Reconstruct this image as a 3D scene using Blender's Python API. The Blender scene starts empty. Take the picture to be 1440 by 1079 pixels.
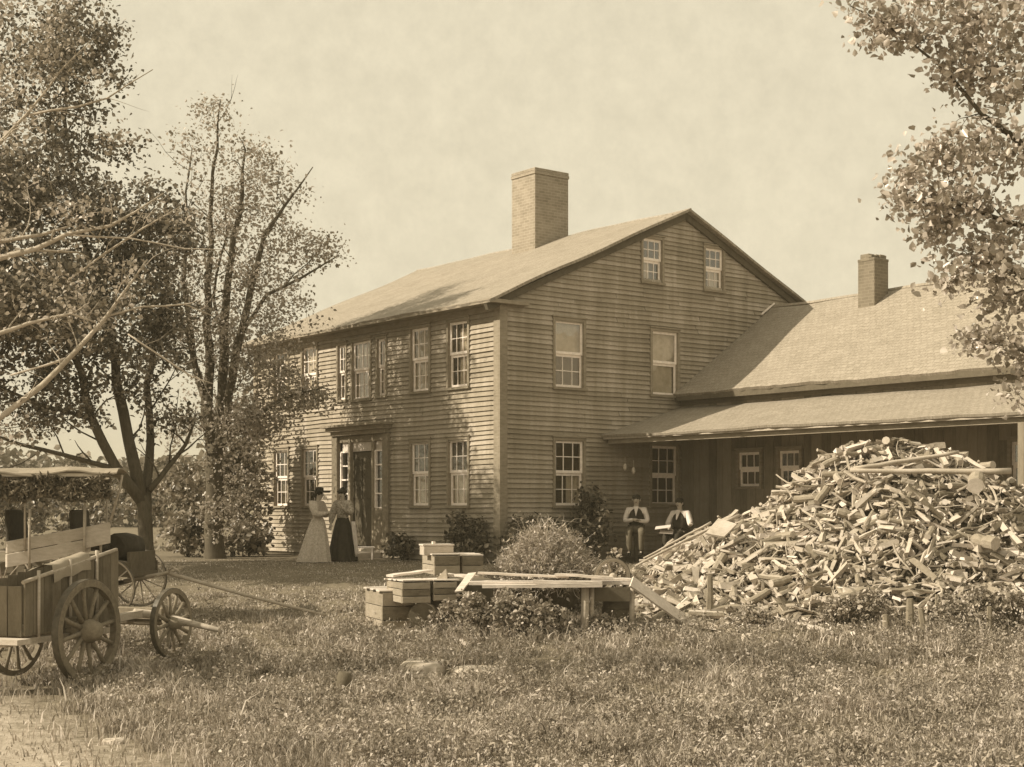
import bpy, math, random
import numpy as np
from mathutils import Vector, Matrix, noise as mnoise
R = math.radians
rng = np.random.default_rng(11)
random.seed(7)
scene = bpy.context.scene
COL = scene.collection
F = 2033.0; CX = 720.0; HY = 713.0; CAMZ = 1.25

def at(px, py, Y):                      # photo pixel + distance -> point
    return Vector(((px-CX)/F*Y, Y, CAMZ+(HY-py)/F*Y))
_PY = [0, 10, 13, 16, 18, 20, 21.5, 23, 26, 29, 31, 1000]
_PZ = [-1.25, -1.15, -1.08, -.98, -.86, -.62, -.46, -.33, -.12, -.02, 0, 0]
def zgn(x, y):                          # terrain height (numpy friendly)
    x = np.asarray(x, float); y = np.asarray(y, float)
    b = np.interp(y-1.5*np.clip((-x-1.5)/2.5, 0, 1)*np.clip((28-y)/5, 0, 1), _PY, _PZ)
    n = .035*np.sin(x*1.1+y*.7)+.03*np.sin(x*.53-y*1.3+1)+.018*np.sin(x*2.9+y*2.3)+.012*np.sin(x*4.7-y*3.9)
    return b + n*np.clip((33-y)/8, 0, 1)
def zg(x, y): return float(zgn(x, y))
def gpt(px, Y):
    x = (px-CX)/F*Y
    return Vector((x, Y, zg(x, Y)))

# ------------------------------------------------------------ materials
def sep(v, warm=1.0):
    k = min(v/.6, 1)
    return (v*(1.21-.1*k)*warm, v, v*(.66+.25*k)/warm, 1)
class NT:
    def __init__(s, name):
        s.m = bpy.data.materials.new(name); s.m.use_nodes = True
        s.t = s.m.node_tree; s.n = s.t.nodes; s.l = s.t.links
        s.b = s.n['Principled BSDF']; s.out = s.n['Material Output']
    def add(s, ty, **kw):
        n = s.n.new(ty)
        for k, v in kw.items(): setattr(n, k, v)
        return n
    def link(s, a, b): s.l.new(a, b)
    def noise(s, scale, detail=4, vec=None, rough=.55, stretch=None):
        n = s.add('ShaderNodeTexNoise'); n.inputs['Scale'].default_value = scale
        n.inputs['Detail'].default_value = detail; n.inputs['Roughness'].default_value = rough
        if stretch:
            mp = s.add('ShaderNodeMapping'); mp.inputs['Scale'].default_value = stretch
            tc = s.add('ShaderNodeTexCoord'); s.link(tc.outputs['Object'], mp.inputs[0]); s.link(mp.outputs[0], n.inputs['Vector'])
        elif vec: s.link(vec, n.inputs['Vector'])
        else:
            tc = s.add('ShaderNodeTexCoord'); s.link(tc.outputs['Object'], n.inputs['Vector'])
        return n.outputs['Fac']
    def ramp(s, fac, stops):
        r = s.add('ShaderNodeValToRGB'); e = r.color_ramp.elements
        while len(e) < len(stops): e.new(.5)
        for i, (p, c) in enumerate(stops): e[i].position = p; e[i].color = c
        s.link(fac, r.inputs[0]); return r.outputs[0]
    def mix(s, fac, a, b, mode='MIX'):
        n = s.add('ShaderNodeMix', data_type='RGBA', blend_type=mode)
        if isinstance(fac, (int, float)): n.inputs[0].default_value = fac
        else: s.link(fac, n.inputs[0])
        for i, q in ((6, a), (7, b)):
            if isinstance(q, tuple): n.inputs[i].default_value = q
            else: s.link(q, n.inputs[i])
        return n.outputs[2]
    def math(s, op, a, b=None):
        n = s.add('ShaderNodeMath', operation=op)
        for i, q in ((0, a), (1, b)):
            if q is None: continue
            if isinstance(q, (int, float)): n.inputs[i].default_value = q
            else: s.link(q, n.inputs[i])
        return n.outputs[0]
    def bump(s, h, strength=.3, dist=.01):
        b = s.add('ShaderNodeBump'); b.inputs['Strength'].default_value = strength; b.inputs['Distance'].default_value = dist
        s.link(h, b.inputs['Height']); s.link(b.outputs[0], s.b.inputs['Normal'])
    def fin(s, col, rough=.85, spec=.25):
        if isinstance(col, tuple): s.b.inputs['Base Color'].default_value = col
        else: s.link(col, s.b.inputs['Base Color'])
        s.b.inputs['Roughness'].default_value = rough
        s.b.inputs['Specular IOR Level'].default_value = spec
        return s.m
    def island(s):
        g = s.add('ShaderNodeNewGeometry'); return g.outputs['Random Per Island']

def m_wood(name, lo, hi, isl=.5, stretch=(6, 6, 6), bumps=.3, rough=.85):
    t = NT(name); i = t.island(); n = t.noise(3, 6, stretch=stretch)
    f = t.math('ADD', t.math('MULTIPLY', i, isl), t.math('MULTIPLY', n, 1-isl))
    d1 = t.noise(1.7, 5, rough=.7); d2 = t.noise(16, 4, stretch=stretch, rough=.7)
    f = t.math('ADD', f, t.math('MULTIPLY', t.math('SUBTRACT', d1, .5), .7)); f = t.math('ADD', f, t.math('MULTIPLY', t.math('SUBTRACT', d2, .5), .5))
    c = t.ramp(f, [(.1, sep(lo*.75)), (.5, sep((lo+hi)/2)), (.9, sep(hi*1.08))])
    t.bump(t.noise(9, 5, stretch=stretch), bumps, .01)
    return t.fin(c, rough)
def m_clap():
    t = NT('weathered_clapboard'); i = t.island()
    st = t.noise(1.0, 6, stretch=(3.2, 3.2, .35), rough=.65)
    bl = t.noise(.45, 5)
    fine = t.noise(14, 4, stretch=(1, 1, 6))
    f = t.math('ADD', t.math('MULTIPLY', i, .13), t.math('ADD', t.math('MULTIPLY', st, .44), t.math('MULTIPLY', bl, .2)))
    f = t.math('ADD', f, t.math('MULTIPLY', fine, .23))
    c = t.ramp(f, [(.3, sep(.16)), (.5, sep(.285)), (.7, sep(.5))])
    t.bump(fine, .4, .008)
    return t.fin(c, .8)
def m_shingle():
    t = NT('weathered_shingle')
    uv = t.add('ShaderNodeTexCoord').outputs['UV']
    br = t.add('ShaderNodeTexBrick'); t.link(uv, br.inputs['Vector'])
    br.offset = .5; br.squash = 1
    br.inputs['Scale'].default_value = 1; br.inputs['Brick Width'].default_value = .17; br.inputs['Row Height'].default_value = .14
    br.inputs['Mortar Size'].default_value = .008; br.inputs['Mortar Smooth'].default_value = .3; br.inputs['Bias'].default_value = 0
    br.inputs['Color1'].default_value = sep(.19); br.inputs['Color2'].default_value = sep(.34); br.inputs['Mortar'].default_value = sep(.1)
    n = t.noise(1.3, 6, vec=uv, rough=.7); n2 = t.noise(22, 3, vec=uv)
    c = t.mix(.5, br.outputs['Color'], t.ramp(n, [(.3, sep(.18)), (.7, sep(.38))]))
    c = t.mix(.4, c, t.ramp(n2, [(.3, sep(.12)), (.7, sep(.45))]))
    # saw-tooth course height
    sx = t.add('ShaderNodeSeparateXYZ'); t.link(uv, sx.inputs[0])
    saw = t.math('FRACT', t.math('DIVIDE', sx.outputs[1], .14))
    h = t.math('SUBTRACT', t.math('MULTIPLY', saw, -1.0), t.math('MULTIPLY', br.outputs['Fac'], .6))
    h = t.math('ADD', h, t.math('MULTIPLY', n2, .5))
    t.bump(h, .8, .02)
    return t.fin(c, .85)
def m_brick(name, lo, hi):
    t = NT(name)
    uv = t.add('ShaderNodeTexCoord').outputs['UV']
    br = t.add('ShaderNodeTexBrick'); t.link(uv, br.inputs['Vector'])
    br.inputs['Scale'].default_value = 1; br.inputs['Brick Width'].default_value = .21; br.inputs['Row Height'].default_value = .075
    br.inputs['Mortar Size'].default_value = .008; br.inputs['Bias'].default_value = 0
    br.inputs['Color1'].default_value = sep(lo); br.inputs['Color2'].default_value = sep(hi); br.inputs['Mortar'].default_value = sep(hi*1.3)
    n = t.noise(2.5, 6, vec=uv, rough=.7)
    c = t.mix(.45, br.outputs['Color'], t.ramp(n, [(.3, sep(lo*.7)), (.7, sep(hi*1.1))]))
    t.bump(br.outputs['Fac'], -.5, .01)
    return t.fin(c, .9)
def m_leaf(name, lo, hi, trans=.3, rough=.5, spec=.4):
    t = NT(name); i = t.island()
    if name in ('grass_blade', 'weed_leaf'):
        nn_ = t.noise(1.6, 5, rough=.75); i = t.math('ADD', t.math('MULTIPLY', i, .6), t.math('MULTIPLY', t.math('SUBTRACT', nn_, .33), 1.3))
    c = t.ramp(i, [(0, sep(lo)), (.6, sep((lo+hi)/2)), (1, sep(hi))])
    t.fin(c, rough, spec)
    tr = t.add('ShaderNodeBsdfTranslucent'); t.link(c, tr.inputs[0])
    mx = t.add('ShaderNodeMixShader'); mx.inputs[0].default_value = trans
    t.link(t.b.outputs[0], mx.inputs[1]); t.link(tr.outputs[0], mx.inputs[2]); t.link(mx.outputs[0], t.out.inputs[0])
    return t.m
def m_plain(name, v, var=.25, scale=8, rough=.8, spec=.25, bumps=.2):
    t = NT(name); n = t.noise(scale, 5)
    c = t.ramp(n, [(.3, sep(v*(1-var))), (.7, sep(v*(1+var)))])
    t.bump(n, bumps, .01)
    return t.fin(c, rough, spec)
def m_ground():
    t = NT('yard_ground')
    n1 = t.noise(.35, 8, rough=.65); n2 = t.noise(7, 8, rough=.75); n3 = t.noise(45, 4)
    grass = t.ramp(t.math('ADD', t.math('MULTIPLY', n1, .4), t.math('MULTIPLY', n2, .6)),
                   [(.3, sep(.09)), (.55, sep(.17)), (.75, sep(.28))])
    dirt = t.ramp(t.math('ADD', t.math('MULTIPLY', n2, .6), t.math('MULTIPLY', n3, .4)), [(.3, sep(.2)), (.7, sep(.45))])
    geo = t.add('ShaderNodeNewGeometry'); sp = t.add('ShaderNodeSeparateXYZ'); t.link(geo.outputs['Position'], sp.inputs[0])
    # wheel-worn bare ground bottom left; edge broken by noise
    e = t.math('ADD', t.math('MULTIPLY', t.math('ADD', sp.outputs[0], 3.7), -.8), t.math('MULTIPLY', t.math('SUBTRACT', 15.6, sp.outputs[1]), .55))
    e = t.math('SUBTRACT', t.math('ADD', e, t.math('MULTIPLY', t.math('SUBTRACT', n2, .5), 2.5)), .6)
    cl = t.add('ShaderNodeClamp'); t.link(e, cl.inputs[0])
    c = t.mix(cl.outputs[0], grass, dirt)
    t.bump(t.math('ADD', n2, t.math('MULTIPLY', n3, .4)), .4, .05)
    return t.fin(c, .95, .1)
def m_glass():
    t = NT('window_glass')
    t.fin(sep(.03), .04, .6)
    n = t.noise(1.8, 2); t.bump(n, .25, .02)
    tr = t.add('ShaderNodeBsdfTransparent'); tr.inputs[0].default_value = (.9, .88, .8, 1)
    gl = t.add('ShaderNodeBsdfGlossy'); gl.inputs['Roughness'].default_value = .05
    mx = t.add('ShaderNodeMixShader'); mx.inputs[0].default_value = .22
    nb = [n for n in t.n if n.type == 'BUMP'][0]; t.link(nb.outputs[0], gl.inputs['Normal'])
    t.link(tr.outputs[0], mx.inputs[1]); t.link(gl.outputs[0], mx.inputs[2]); t.link(mx.outputs[0], t.out.inputs[0])
    return t.m

M = dict(
 clap=m_clap(), trim=m_wood('dark_trim_wood', .17, .3, .2, (2, 2, 8)), shingle=m_shingle(),
 brick=m_brick('chimney_brick', .13, .2), brickpale=m_brick('old_chimney_brick', .2, .31),  # second brick is the main chimney's own paler tone, on all faces
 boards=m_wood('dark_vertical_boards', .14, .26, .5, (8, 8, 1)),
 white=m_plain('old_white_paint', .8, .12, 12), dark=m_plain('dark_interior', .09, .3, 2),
 curtain=m_plain('muslin_curtain', .5, .18, 6), glass=m_glass(),
 door=m_wood('dark_door_wood', .05, .09, .3, (5, 5, 1)),
 wood=m_wood('sun_bleached_wood', .24, .48, .35, (2, 9, 9)), woodmid=m_wood('grey_brown_wood', .14, .27, .35, (4, 4, 4)),
 brightwood=m_wood('sunlit_tone_wood', .38, .68, .3, (2, 9, 9)), cratewood=m_wood('crate_wood', .14, .34, .45, (2.5, 2.5, 9), .5), boxwood=m_wood('wagon_box_wood', .09, .2, .35, (5, 5, 1.5)), wooddark=m_wood('dark_old_wood', .06, .13, .35, (4, 4, 4)), rim=m_wood('worn_wheel_wood', .11, .27, .3, (6, 6, 6)),  # pale plank wood: sunlit brightness is put into its colour
 iron=m_plain('rusty_iron', .07, .35, 14, .6, .5),
 split=m_wood('split_firewood', .17, .62, .65, (7, 7, 7), .5), logbark=m_wood('firewood_bark', .12, .38, .6, (9, 9, 9), .8),
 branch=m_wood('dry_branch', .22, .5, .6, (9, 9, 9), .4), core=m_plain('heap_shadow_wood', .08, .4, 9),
 bark=m_wood('tree_bark', .055, .12, .1, (8, 8, 2), .8), barkpale=m_wood('sunlit_tone_bark', .26, .45, .2, (8, 8, 8), .5),  # sunlight on the near boughs is put into their paler bark
 leafd=m_leaf('maple_leaf', .04, .36, .3, .38, .7), leafm=m_leaf('elm_leaf', .09, .4, .35, .4, .6),
 leafp=m_leaf('pale_elm_leaf', .16, .55, .4, .4, .6), leafb=m_leaf('near_leaf', .2, .7, .4, .33, .8), shrub=m_leaf('shrub_leaf', .05, .24, .2, .5), straw=m_leaf('dry_brush_stem', .2, .6, .25, .7, .2),
 weed=m_leaf('weed_leaf', .08, .62, .25, .55, .3),
 grass=m_leaf('grass_blade', .08, .72, .25, .6, .25), ground=m_ground(),
 stone=m_plain('field_stone', .42, .25, 5, .9, .2, .6),
 canvas=m_plain('canopy_canvas', .26, .2, 3), fringe=m_plain('canopy_curtain', .15, .7, 9, .9, .1, .6),
 skin=m_plain('tanned_skin', .42, .1, 10, .6), shirt=m_plain('white_shirt', .62, .08, 12), cloth=m_plain('dark_cloth', .035, .25, 12),
 trouser=m_plain('worn_trousers', .11, .2, 10), dress=m_plain('pale_print_dress', .42, .28, 30), black=m_plain('black_felt', .02, .2, 8),
 hair=m_plain('dark_hair', .035, .2, 20), print=m_plain('figured_blouse', .3, .6, 22),
)
# ------------------------------------------------------------ builders
OFF = {}
def link(o, parent=None, origin=None):
    COL.objects.link(o)
    if parent: o.parent = parent
    return o
def tag(o, label=None, cat=None, group=None, kind=None):
    if label: o['label'] = label
    if cat: o['category'] = cat
    if group: o['group'] = group
    if kind: o['kind'] = kind
    return o
def thing(name, label, cat, loc=(0, 0, 0), group=None):
    o = bpy.data.objects.new(name, None); COL.objects.link(o); o.location = loc
    o.empty_display_size = .2
    OFF[o.name] = Vector(loc); return tag(o, label, cat, group)
class MB:
    def __init__(s): s.v = []; s.f = []; s.m = []; s.uv = None; s.smooth = []
    def add(s, vs, fs, m=0, sm=False):
        b = len(s.v); s.v += [tuple(v) for v in vs]
        for f in fs: s.f.append([b+i for i in f]); s.m.append(m); s.smooth.append(sm)
    def box(s, c, ax, ay, az, m=0):       # centre, three half-axis vectors
        c = Vector(c); ax = Vector(ax); ay = Vector(ay); az = Vector(az)
        vs = [c+i*ax+j*ay+k*az for k in (-1, 1) for j in (-1, 1) for i in (-1, 1)]
        s.add(vs, [(0, 2, 3, 1), (4, 5, 7, 6), (0, 1, 5, 4), (2, 6, 7, 3), (0, 4, 6, 2), (1, 3, 7, 5)], m)
    def tube(s, pts, rad, n=6, m=0, cap=True, sm=True, mcap=None, jit=0):
        pts = [Vector(p) for p in pts]
        if isinstance(rad, (int, float)): rad = [rad]*len(pts)
        b = len(s.v); prev = None
        for i, p in enumerate(pts):
            d = (pts[min(i+1, len(pts)-1)]-pts[max(i-1, 0)])
            if d.length < 1e-7: d = Vector((0, 0, 1))
            d.normalize()
            if prev is None:
                prev = d.orthogonal().normalized()
            a = (prev - d*prev.dot(d)); a = a.normalized() if a.length > 1e-5 else d.orthogonal().normalized()
            prev = a; c = d.cross(a)
            for k in range(n):
                th = 2*math.pi*k/n; r = rad[i]*(1+(random.uniform(-jit, jit) if jit else 0))
                s.v.append(tuple(p+(a*math.cos(th)+c*math.sin(th))*r))
        for i in range(len(pts)-1):
            for k in range(n):
                k2 = (k+1) % n
                s.f.append([b+i*n+k, b+i*n+k2, b+(i+1)*n+k2, b+(i+1)*n+k]); s.m.append(m); s.smooth.append(sm)
        if cap:
            mc = m if mcap is None else mcap
            s.f.append([b+k for k in range(n)][::-1]); s.m.append(mc); s.smooth.append(False)
            e = b+(len(pts)-1)*n
            s.f.append([e+k for k in range(n)]); s.m.append(mc); s.smooth.append(False)
    def ell(s, c, r, nu=12, nv=8, m=0, rot=None):
        c = Vector(c); vs = []
        for j in range(nv+1):
            ph = math.pi*j/nv
            for i in range(nu):
                th = 2*math.pi*i/nu
                p = Vector((r[0]*math.sin(ph)*math.cos(th), r[1]*math.sin(ph)*math.sin(th), r[2]*math.cos(ph)))
                if rot: p = rot @ p
                vs.append(c+p)
        fs = [(j*nu+i, (j+1)*nu+i, (j+1)*nu+(i+1) % nu, j*nu+(i+1) % nu) for j in range(nv) for i in range(nu)]
        s.add(vs, fs, m, True)
    def build(s, name, mats, parent=None, bevel=0):
        me = bpy.data.meshes.new(name)
        off = Vector((0, 0, 0))
        if parent: off = OFF[parent.name]
        me.from_pydata([(v[0]-off.x, v[1]-off.y, v[2]-off.z) for v in s.v], [], s.f)
        if not isinstance(mats, (list, tuple)): mats = [mats]
        for m in mats: me.materials.append(m)
        me.polygons.foreach_set('material_index', s.m); me.polygons.foreach_set('use_smooth', s.smooth)
        me.update()
        o = bpy.data.objects.new(name, me); link(o, parent)
        OFF[o.name] = off
        if bevel:
            md = o.modifiers.new('bevel', 'BEVEL'); md.width = bevel; md.segments = 1; md.limit_method = 'ANGLE'
        return o
def uvbox(o, sc=1):                         # metric box UVs
    me = o.data; uv = me.uv_layers.new(name='UVMap')
    for p in me.polygons:
        n = p.normal
        for li in p.loop_indices:
            v = me.vertices[me.loops[li].vertex_index].co
            if abs(n.z) > .7: q = (v.x, v.y)
            else:
                t = Vector((-n.y, n.x)).normalized(); q = (v.x*t.x+v.y*t.y, v.z)
            uv.data[li].uv = (q[0]*sc, q[1]*sc)
def np_mesh(name, V, nper, fidx, mat, parent=None, smooth=False):
    """V: (N, nper, 3) ; fidx: list of local faces (same size each)"""
    N = V.shape[0]; off = OFF[parent.name] if parent else Vector((0, 0, 0))
    V = V-np.array(off)
    me = bpy.data.meshes.new(name)
    me.vertices.add(N*nper); me.vertices.foreach_set('co', V.reshape(-1).astype(np.float32))
    loops = []; starts = []; 
    base = (np.arange(N)*nper)[:, None]
    flat = np.concatenate([np.array(f) for f in fidx]); lens = np.array([len(f) for f in fidx])
    L = (base+flat[None, :]).reshape(-1)
    tot = flat.size
    st = np.concatenate([[0], np.cumsum(lens)[:-1]])
    S = (np.arange(N)[:, None]*tot+st[None, :]).reshape(-1)
    me.loops.add(L.size); me.loops.foreach_set('vertex_index', L.astype(np.int32))
    me.polygons.add(S.size); me.polygons.foreach_set('loop_start', S.astype(np.int32))
    me.materials.append(mat); me.update(calc_edges=True)
    if smooth: me.polygons.foreach_set('use_smooth', [True]*S.size)
    o = bpy.data.objects.new(name, me); link(o, parent); OFF[o.name] = off
    return o
def unit(a): return a/np.maximum(np.linalg.norm(a, axis=-1, keepdims=True), 1e-9)
def leaves(name, P, size, mat, parent=None, up=.6, ratio=.75, g=None):
    g = g or rng
    N = len(P); n = unit(g.normal(size=(N, 3))+np.array([0, 0, up]))
    a = unit(np.cross(n, g.normal(size=(N, 3)))); b = np.cross(n, a)
    sz = (size*np.minimum(.4+g.gamma(3., .2, N), 1.6))[:, None]
    base = P-a*sz*.5; tip = P+a*sz*.55-n*sz*.12
    w = ratio*.5
    V = np.stack([base, P-a*sz*.1-b*sz*w+n*sz*.12, P+a*sz*.22-b*sz*w*.75+n*sz*.08, tip,
                  P+a*sz*.22+b*sz*w*.75+n*sz*.08, P-a*sz*.1+b*sz*w+n*sz*.12], axis=1)
    return np_mesh(name, V, 6, [(0, 1, 2, 3), (0, 3, 4, 5)], mat, parent)

# ------------------------------------------------------------ ground
def axis(lo, hi, stepn, near0, near1, far):
    a = list(np.arange(near0, near1, stepn)); x = near0; s = stepn
    while x > lo: s *= 1.25; x -= s; a.insert(0, x)
    x = a[-1]; s = stepn
    while x < hi: s *= 1.25; x += s; a.append(x)
    return np.array(a)
xs = axis(-700, 700, .25, -12, 12, 0); ys = axis(-60, 1500, .25, 8, 34, 0)
XX, YY = np.meshgrid(xs, ys); ZZ = zgn(XX, YY)
ZZ = ZZ + np.where(YY < 34, .012*np.sin(XX*11+YY*3)*np.sin(YY*9-XX*2), 0)
nx, ny = len(xs), len(ys)
me = bpy.data.meshes.new('ground')
fs = [(j*nx+i, j*nx+i+1, (j+1)*nx+i+1, (j+1)*nx+i) for j in range(ny-1) for i in range(nx-1)]
me.from_pydata(np.stack([XX, YY, ZZ], -1).reshape(-1, 3).tolist(), [], fs)
me.materials.append(M['ground']); me.polygons.foreach_set('use_smooth', [True]*len(fs))
ground = bpy.data.objects.new('ground', me); COL.objects.link(ground); ground['kind'] = 'structure'

# ------------------------------------------------------------ house
C0 = Vector((-.263, 31.5, 0)); Ld = Vector((-.616, .788, 0)).normalized(); Rd = Vector((.788, .616, 0)).normalized()
UP = Vector((0, 0, 1))
def HP(s, t, z): return C0+Rd*s+Ld*t+UP*z          # s along gable, t along front (negative t = towards wing)
house = thing('farmhouse', 'large old two storey clapboard farmhouse with low wing and porch on its right', 'house', tuple(C0))
W = 11.2; SL = .448; ZR = 8.44
def zroof(s): return ZR-SL*abs(5.6-s)
def clapwall(name, P, out, length, z0, ztop, openings, lim=None, seed=1):
    """P(a,z)->point on wall plane; out = outward normal"""
    rd = random.Random(seed); mb = MB(); h = .108; z = z0; 
    while z < ztop-.01:
        za, zb = z, min(z+h, ztop)
        zc = (za+zb)/2
        lo, hi = (0, length) if lim is None else lim(zc)
        if hi-lo < .05: z += h; continue
        segs = [(lo, hi)]
        for (a0, a1, b0, b1) in openings:
            if zc > b0 and zc < b1:
                ns = []
                for (p, q) in segs:
                    if a1 <= p or a0 >= q: ns.append((p, q)); continue
                    if a0 > p: ns.append((p, a0))
                    if a1 < q: ns.append((a1, q))
                segs = ns
        for (p, q) in segs:
            x = p; first = True
            while x < q-1e-4:
                x2 = min(q, x+rd.uniform(1.6, 3.8)) if q-x > 2.6 else q
                j = rd.uniform(-.003, .004); dz = rd.uniform(-.008, .008)
                k = max(1, int((x2-x)/.8)); top = []; bot = []; vs = []
                for i in range(k+1):
                    xx = x+(x2-.008-x)*i/k; w = rd.uniform(-.0025, .0025)
                    w += .018*math.sin(xx*.6+za*.5+seed)+.006*math.sin(xx*2.3+za*3)
                    vs += [P(xx, za+dz+w)+out*(.002), P(xx, za+dz+w)+out*(.046+j), P(xx, zb+w+.014)+out*(.004+j*.5)]
                fs = []
                for i in range(k):
                    a = i*3; b = a+3
                    fs += [(a, b, b+1, a+1), (a+1, b+1, b+2, a+2)]
                mb.add(vs, fs); x = x2
        z += h
    return mb.build(name, M['clap'], house)
def window(P, out, side, a0, a1, b0, b1, cols, curt=None, plain=0, name='window', rows=2, lit=.0, state=0):
    """opening a0..a1,b0..b1. frame = dark casing + white sash; children pane, shade"""
    am, bm = (a0+a1)/2, (b0+b1)/2; w, h = (a1-a0)/2, (b1-b0)/2
    fr = MB(); c = .065
    # casing (proud), dark backing box (recess)
    for (x, z, hx, hz, d) in ((a0-c/2, bm, c/2, h+c, .04), (a1+c/2, bm, c/2, h+c, .04), (am, b1+c/2, w, c/2, .038)):
        fr.box(P(x, z)+out*(d-.018), side*hx, out*d, UP*hz, 0)
    fr.box(P(am, b1+c+.02)+out*.03, side*(w+c+.02), out*.055, UP*.016, 0)
    fr.box(P(am, b0-.03)+out*.03, side*(w+c+.015), out*.06, UP*.028, 2 if lit else 0)
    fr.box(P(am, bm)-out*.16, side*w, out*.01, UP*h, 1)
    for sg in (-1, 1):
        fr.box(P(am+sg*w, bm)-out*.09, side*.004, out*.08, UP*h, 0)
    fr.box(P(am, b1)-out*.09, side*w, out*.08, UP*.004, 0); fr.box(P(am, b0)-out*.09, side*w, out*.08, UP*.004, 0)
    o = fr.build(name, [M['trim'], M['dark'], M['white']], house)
    sh = MB(); t = .03
    for k, (z0, z1, d) in enumerate(((b0, bm, -.045), (bm, b1, -.015))):
        zc, hz = (z0+z1)/2, (z1-z0)/2
        for sg in (-1, 1): sh.box(P(am+sg*(w-t), zc)+out*d, side*t, out*.015, UP*hz)
        sh.box(P(am, z0+t)+out*d, side*(w-2*t), out*.014, UP*t); sh.box(P(am, z1-t)+out*d, side*(w-2*t), out*.014, UP*t)
        if plain > 1-k: continue
        for i in range(1, cols):
            x = a0+(a1-a0)*i/cols; sh.box(P(x, zc)+out*d, side*.009, out*.011, UP*(hz-2*t))
        for j in range(1, rows):
            z = z0+(z1-z0)*j/rows; sh.box(P(am, z)+out*d, side*(w-2*t), out*.0095, UP*.009)
    sh.build('sash', M['white'], o)
    g = MB()
    for z0, z1, d in ((b0, bm, -.045), (bm, b1, -.015)):
        g.add([P(a0+t, z0+t)+out*d, P(a1-t, z0+t)+out*d, P(a1-t, z1-t)+out*d, P(a0+t, z1-t)+out*d], [(0, 1, 2, 3)])
    g.build('pane', M['glass'], o)
    if curt:
        cm = MB()
        for (x0, x1, y0, y1) in curt:
            xa, xb = a0+(a1-a0)*x0, a0+(a1-a0)*x1; za, zb = b0+(b1-b0)*y0, b0+(b1-b0)*y1
            n = 14; vs = []
            for i in range(n+1):
                x = xa+(xb-xa)*i/n; wv = .01*math.sin(i*1.9)
                vs += [P(x, za)+out*(-.09+wv), P(x, zb)+out*(-.09+wv*.6)]
            cm.add(vs, [(2*i, 2*i+2, 2*i+3, 2*i+1) for i in range(n)], 0, True)
        cm.build('curtain', M['curtain'], o)
    return o
# --- gable wall (plane t=0, outward -Ld); P(a=s,z)
Pg = lambda a, z: HP(a, 0, z); og = -Ld
gw = [(1.53, 2.37, 3.95, 5.45, 3, [(.02, .98, .5, 1)], 1), (4.52, 5.36, 3.92, 5.43, 3, [(.02, .98, .46, 1), (.02, .9, 0, .47)], 2),
      (1.53, 2.37, 1.28, 2.75, 3, [(.5, .98, 0, .5)]), (4.5, 5.34, 1.30, 2.70, 3, None),
      (4.22, 4.84, 6.58, 7.6, 3, [(.1, .5, .1, .45)]), (6.3, 6.92, 6.58, 7.6, 3, [(.3, .9, .1, .5)])]
def limg(z):
    if z < 5.86: return (0, W)
    e = (ZR-.07-z)/SL; return (5.6-e, 5.6+e)
clapwall('wall', Pg, og, W, .04, ZR-.1, [g[:4] for g in gw], limg, 1)
for g in gw: window(Pg, og, Rd, *g)
# --- front wall (plane s=0, outward -Rd); P(a=t,z)
Pf = lambda a, z: HP(0, a, z); of = -Rd
fw = []
for tc in (1.5, 3.02, 8.14, 9.66):
    fw.append((tc-.37, tc+.37, 3.96, 5.44, 3, [(.02, .98, .03, .97)] if tc in (3.02, 8.14) else [(.05, .6, .05, .9)]))
    fw.append((tc-.37, tc+.37, 1.28, 2.77, 3, [(.02, .98, 0, .46)] if tc < 5 else None))
fw += [(5.19, 6.01, 3.93, 5.36, 4, [(.05, .95, .05, .95)]), (4.5, 4.86, 3.96, 5.34, 2, [(.1, .9, .1, .9)]), (6.34, 6.70, 3.96, 5.34, 2, None)]
door_open = (4.45, 6.75, .22, 3.02)
clapwall('wall', Pf, of, W, .04, 5.74, [g[:4] for g in fw]+[door_open], None, 2)
for g in fw: window(Pf, of, Ld, *g[:4], g[4], g[5])
# rear and far side walls, foundation
mb = MB(); mb.box(HP(W, W/2, 2.95), Rd*.05, Ld*(W/2-.06), UP*2.75); mb.build('wall', M['clap'], house)
mb = MB(); z0 = .2
mb.add([HP(0.02, W, z0), HP(W-.02, W, z0), HP(W-.02, W, zroof(W)-.1), HP(5.6, W, ZR-.1), HP(.02, W, zroof(0)-.1),
        HP(0.02, W-.1, z0), HP(W-.02, W-.1, z0), HP(W-.02, W-.1, zroof(W)-.1), HP(5.6, W-.1, ZR-.1), HP(.02, W-.1, zroof(0)-.1)],
       [(0, 1, 2, 3, 4), (9, 8, 7, 6, 5), (0, 5, 6, 1), (1, 6, 7, 2), (2, 7, 8, 3), (3, 8, 9, 4), (4, 9, 5, 0)]); mb.build('wall', M['clap'], house)
mb = MB(); mb.box(HP(W/2, W/2, -.05), Rd*(W/2-.04), Ld*(W/2-.04), UP*.25); mb.build('foundation', M['trim'], house)
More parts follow.
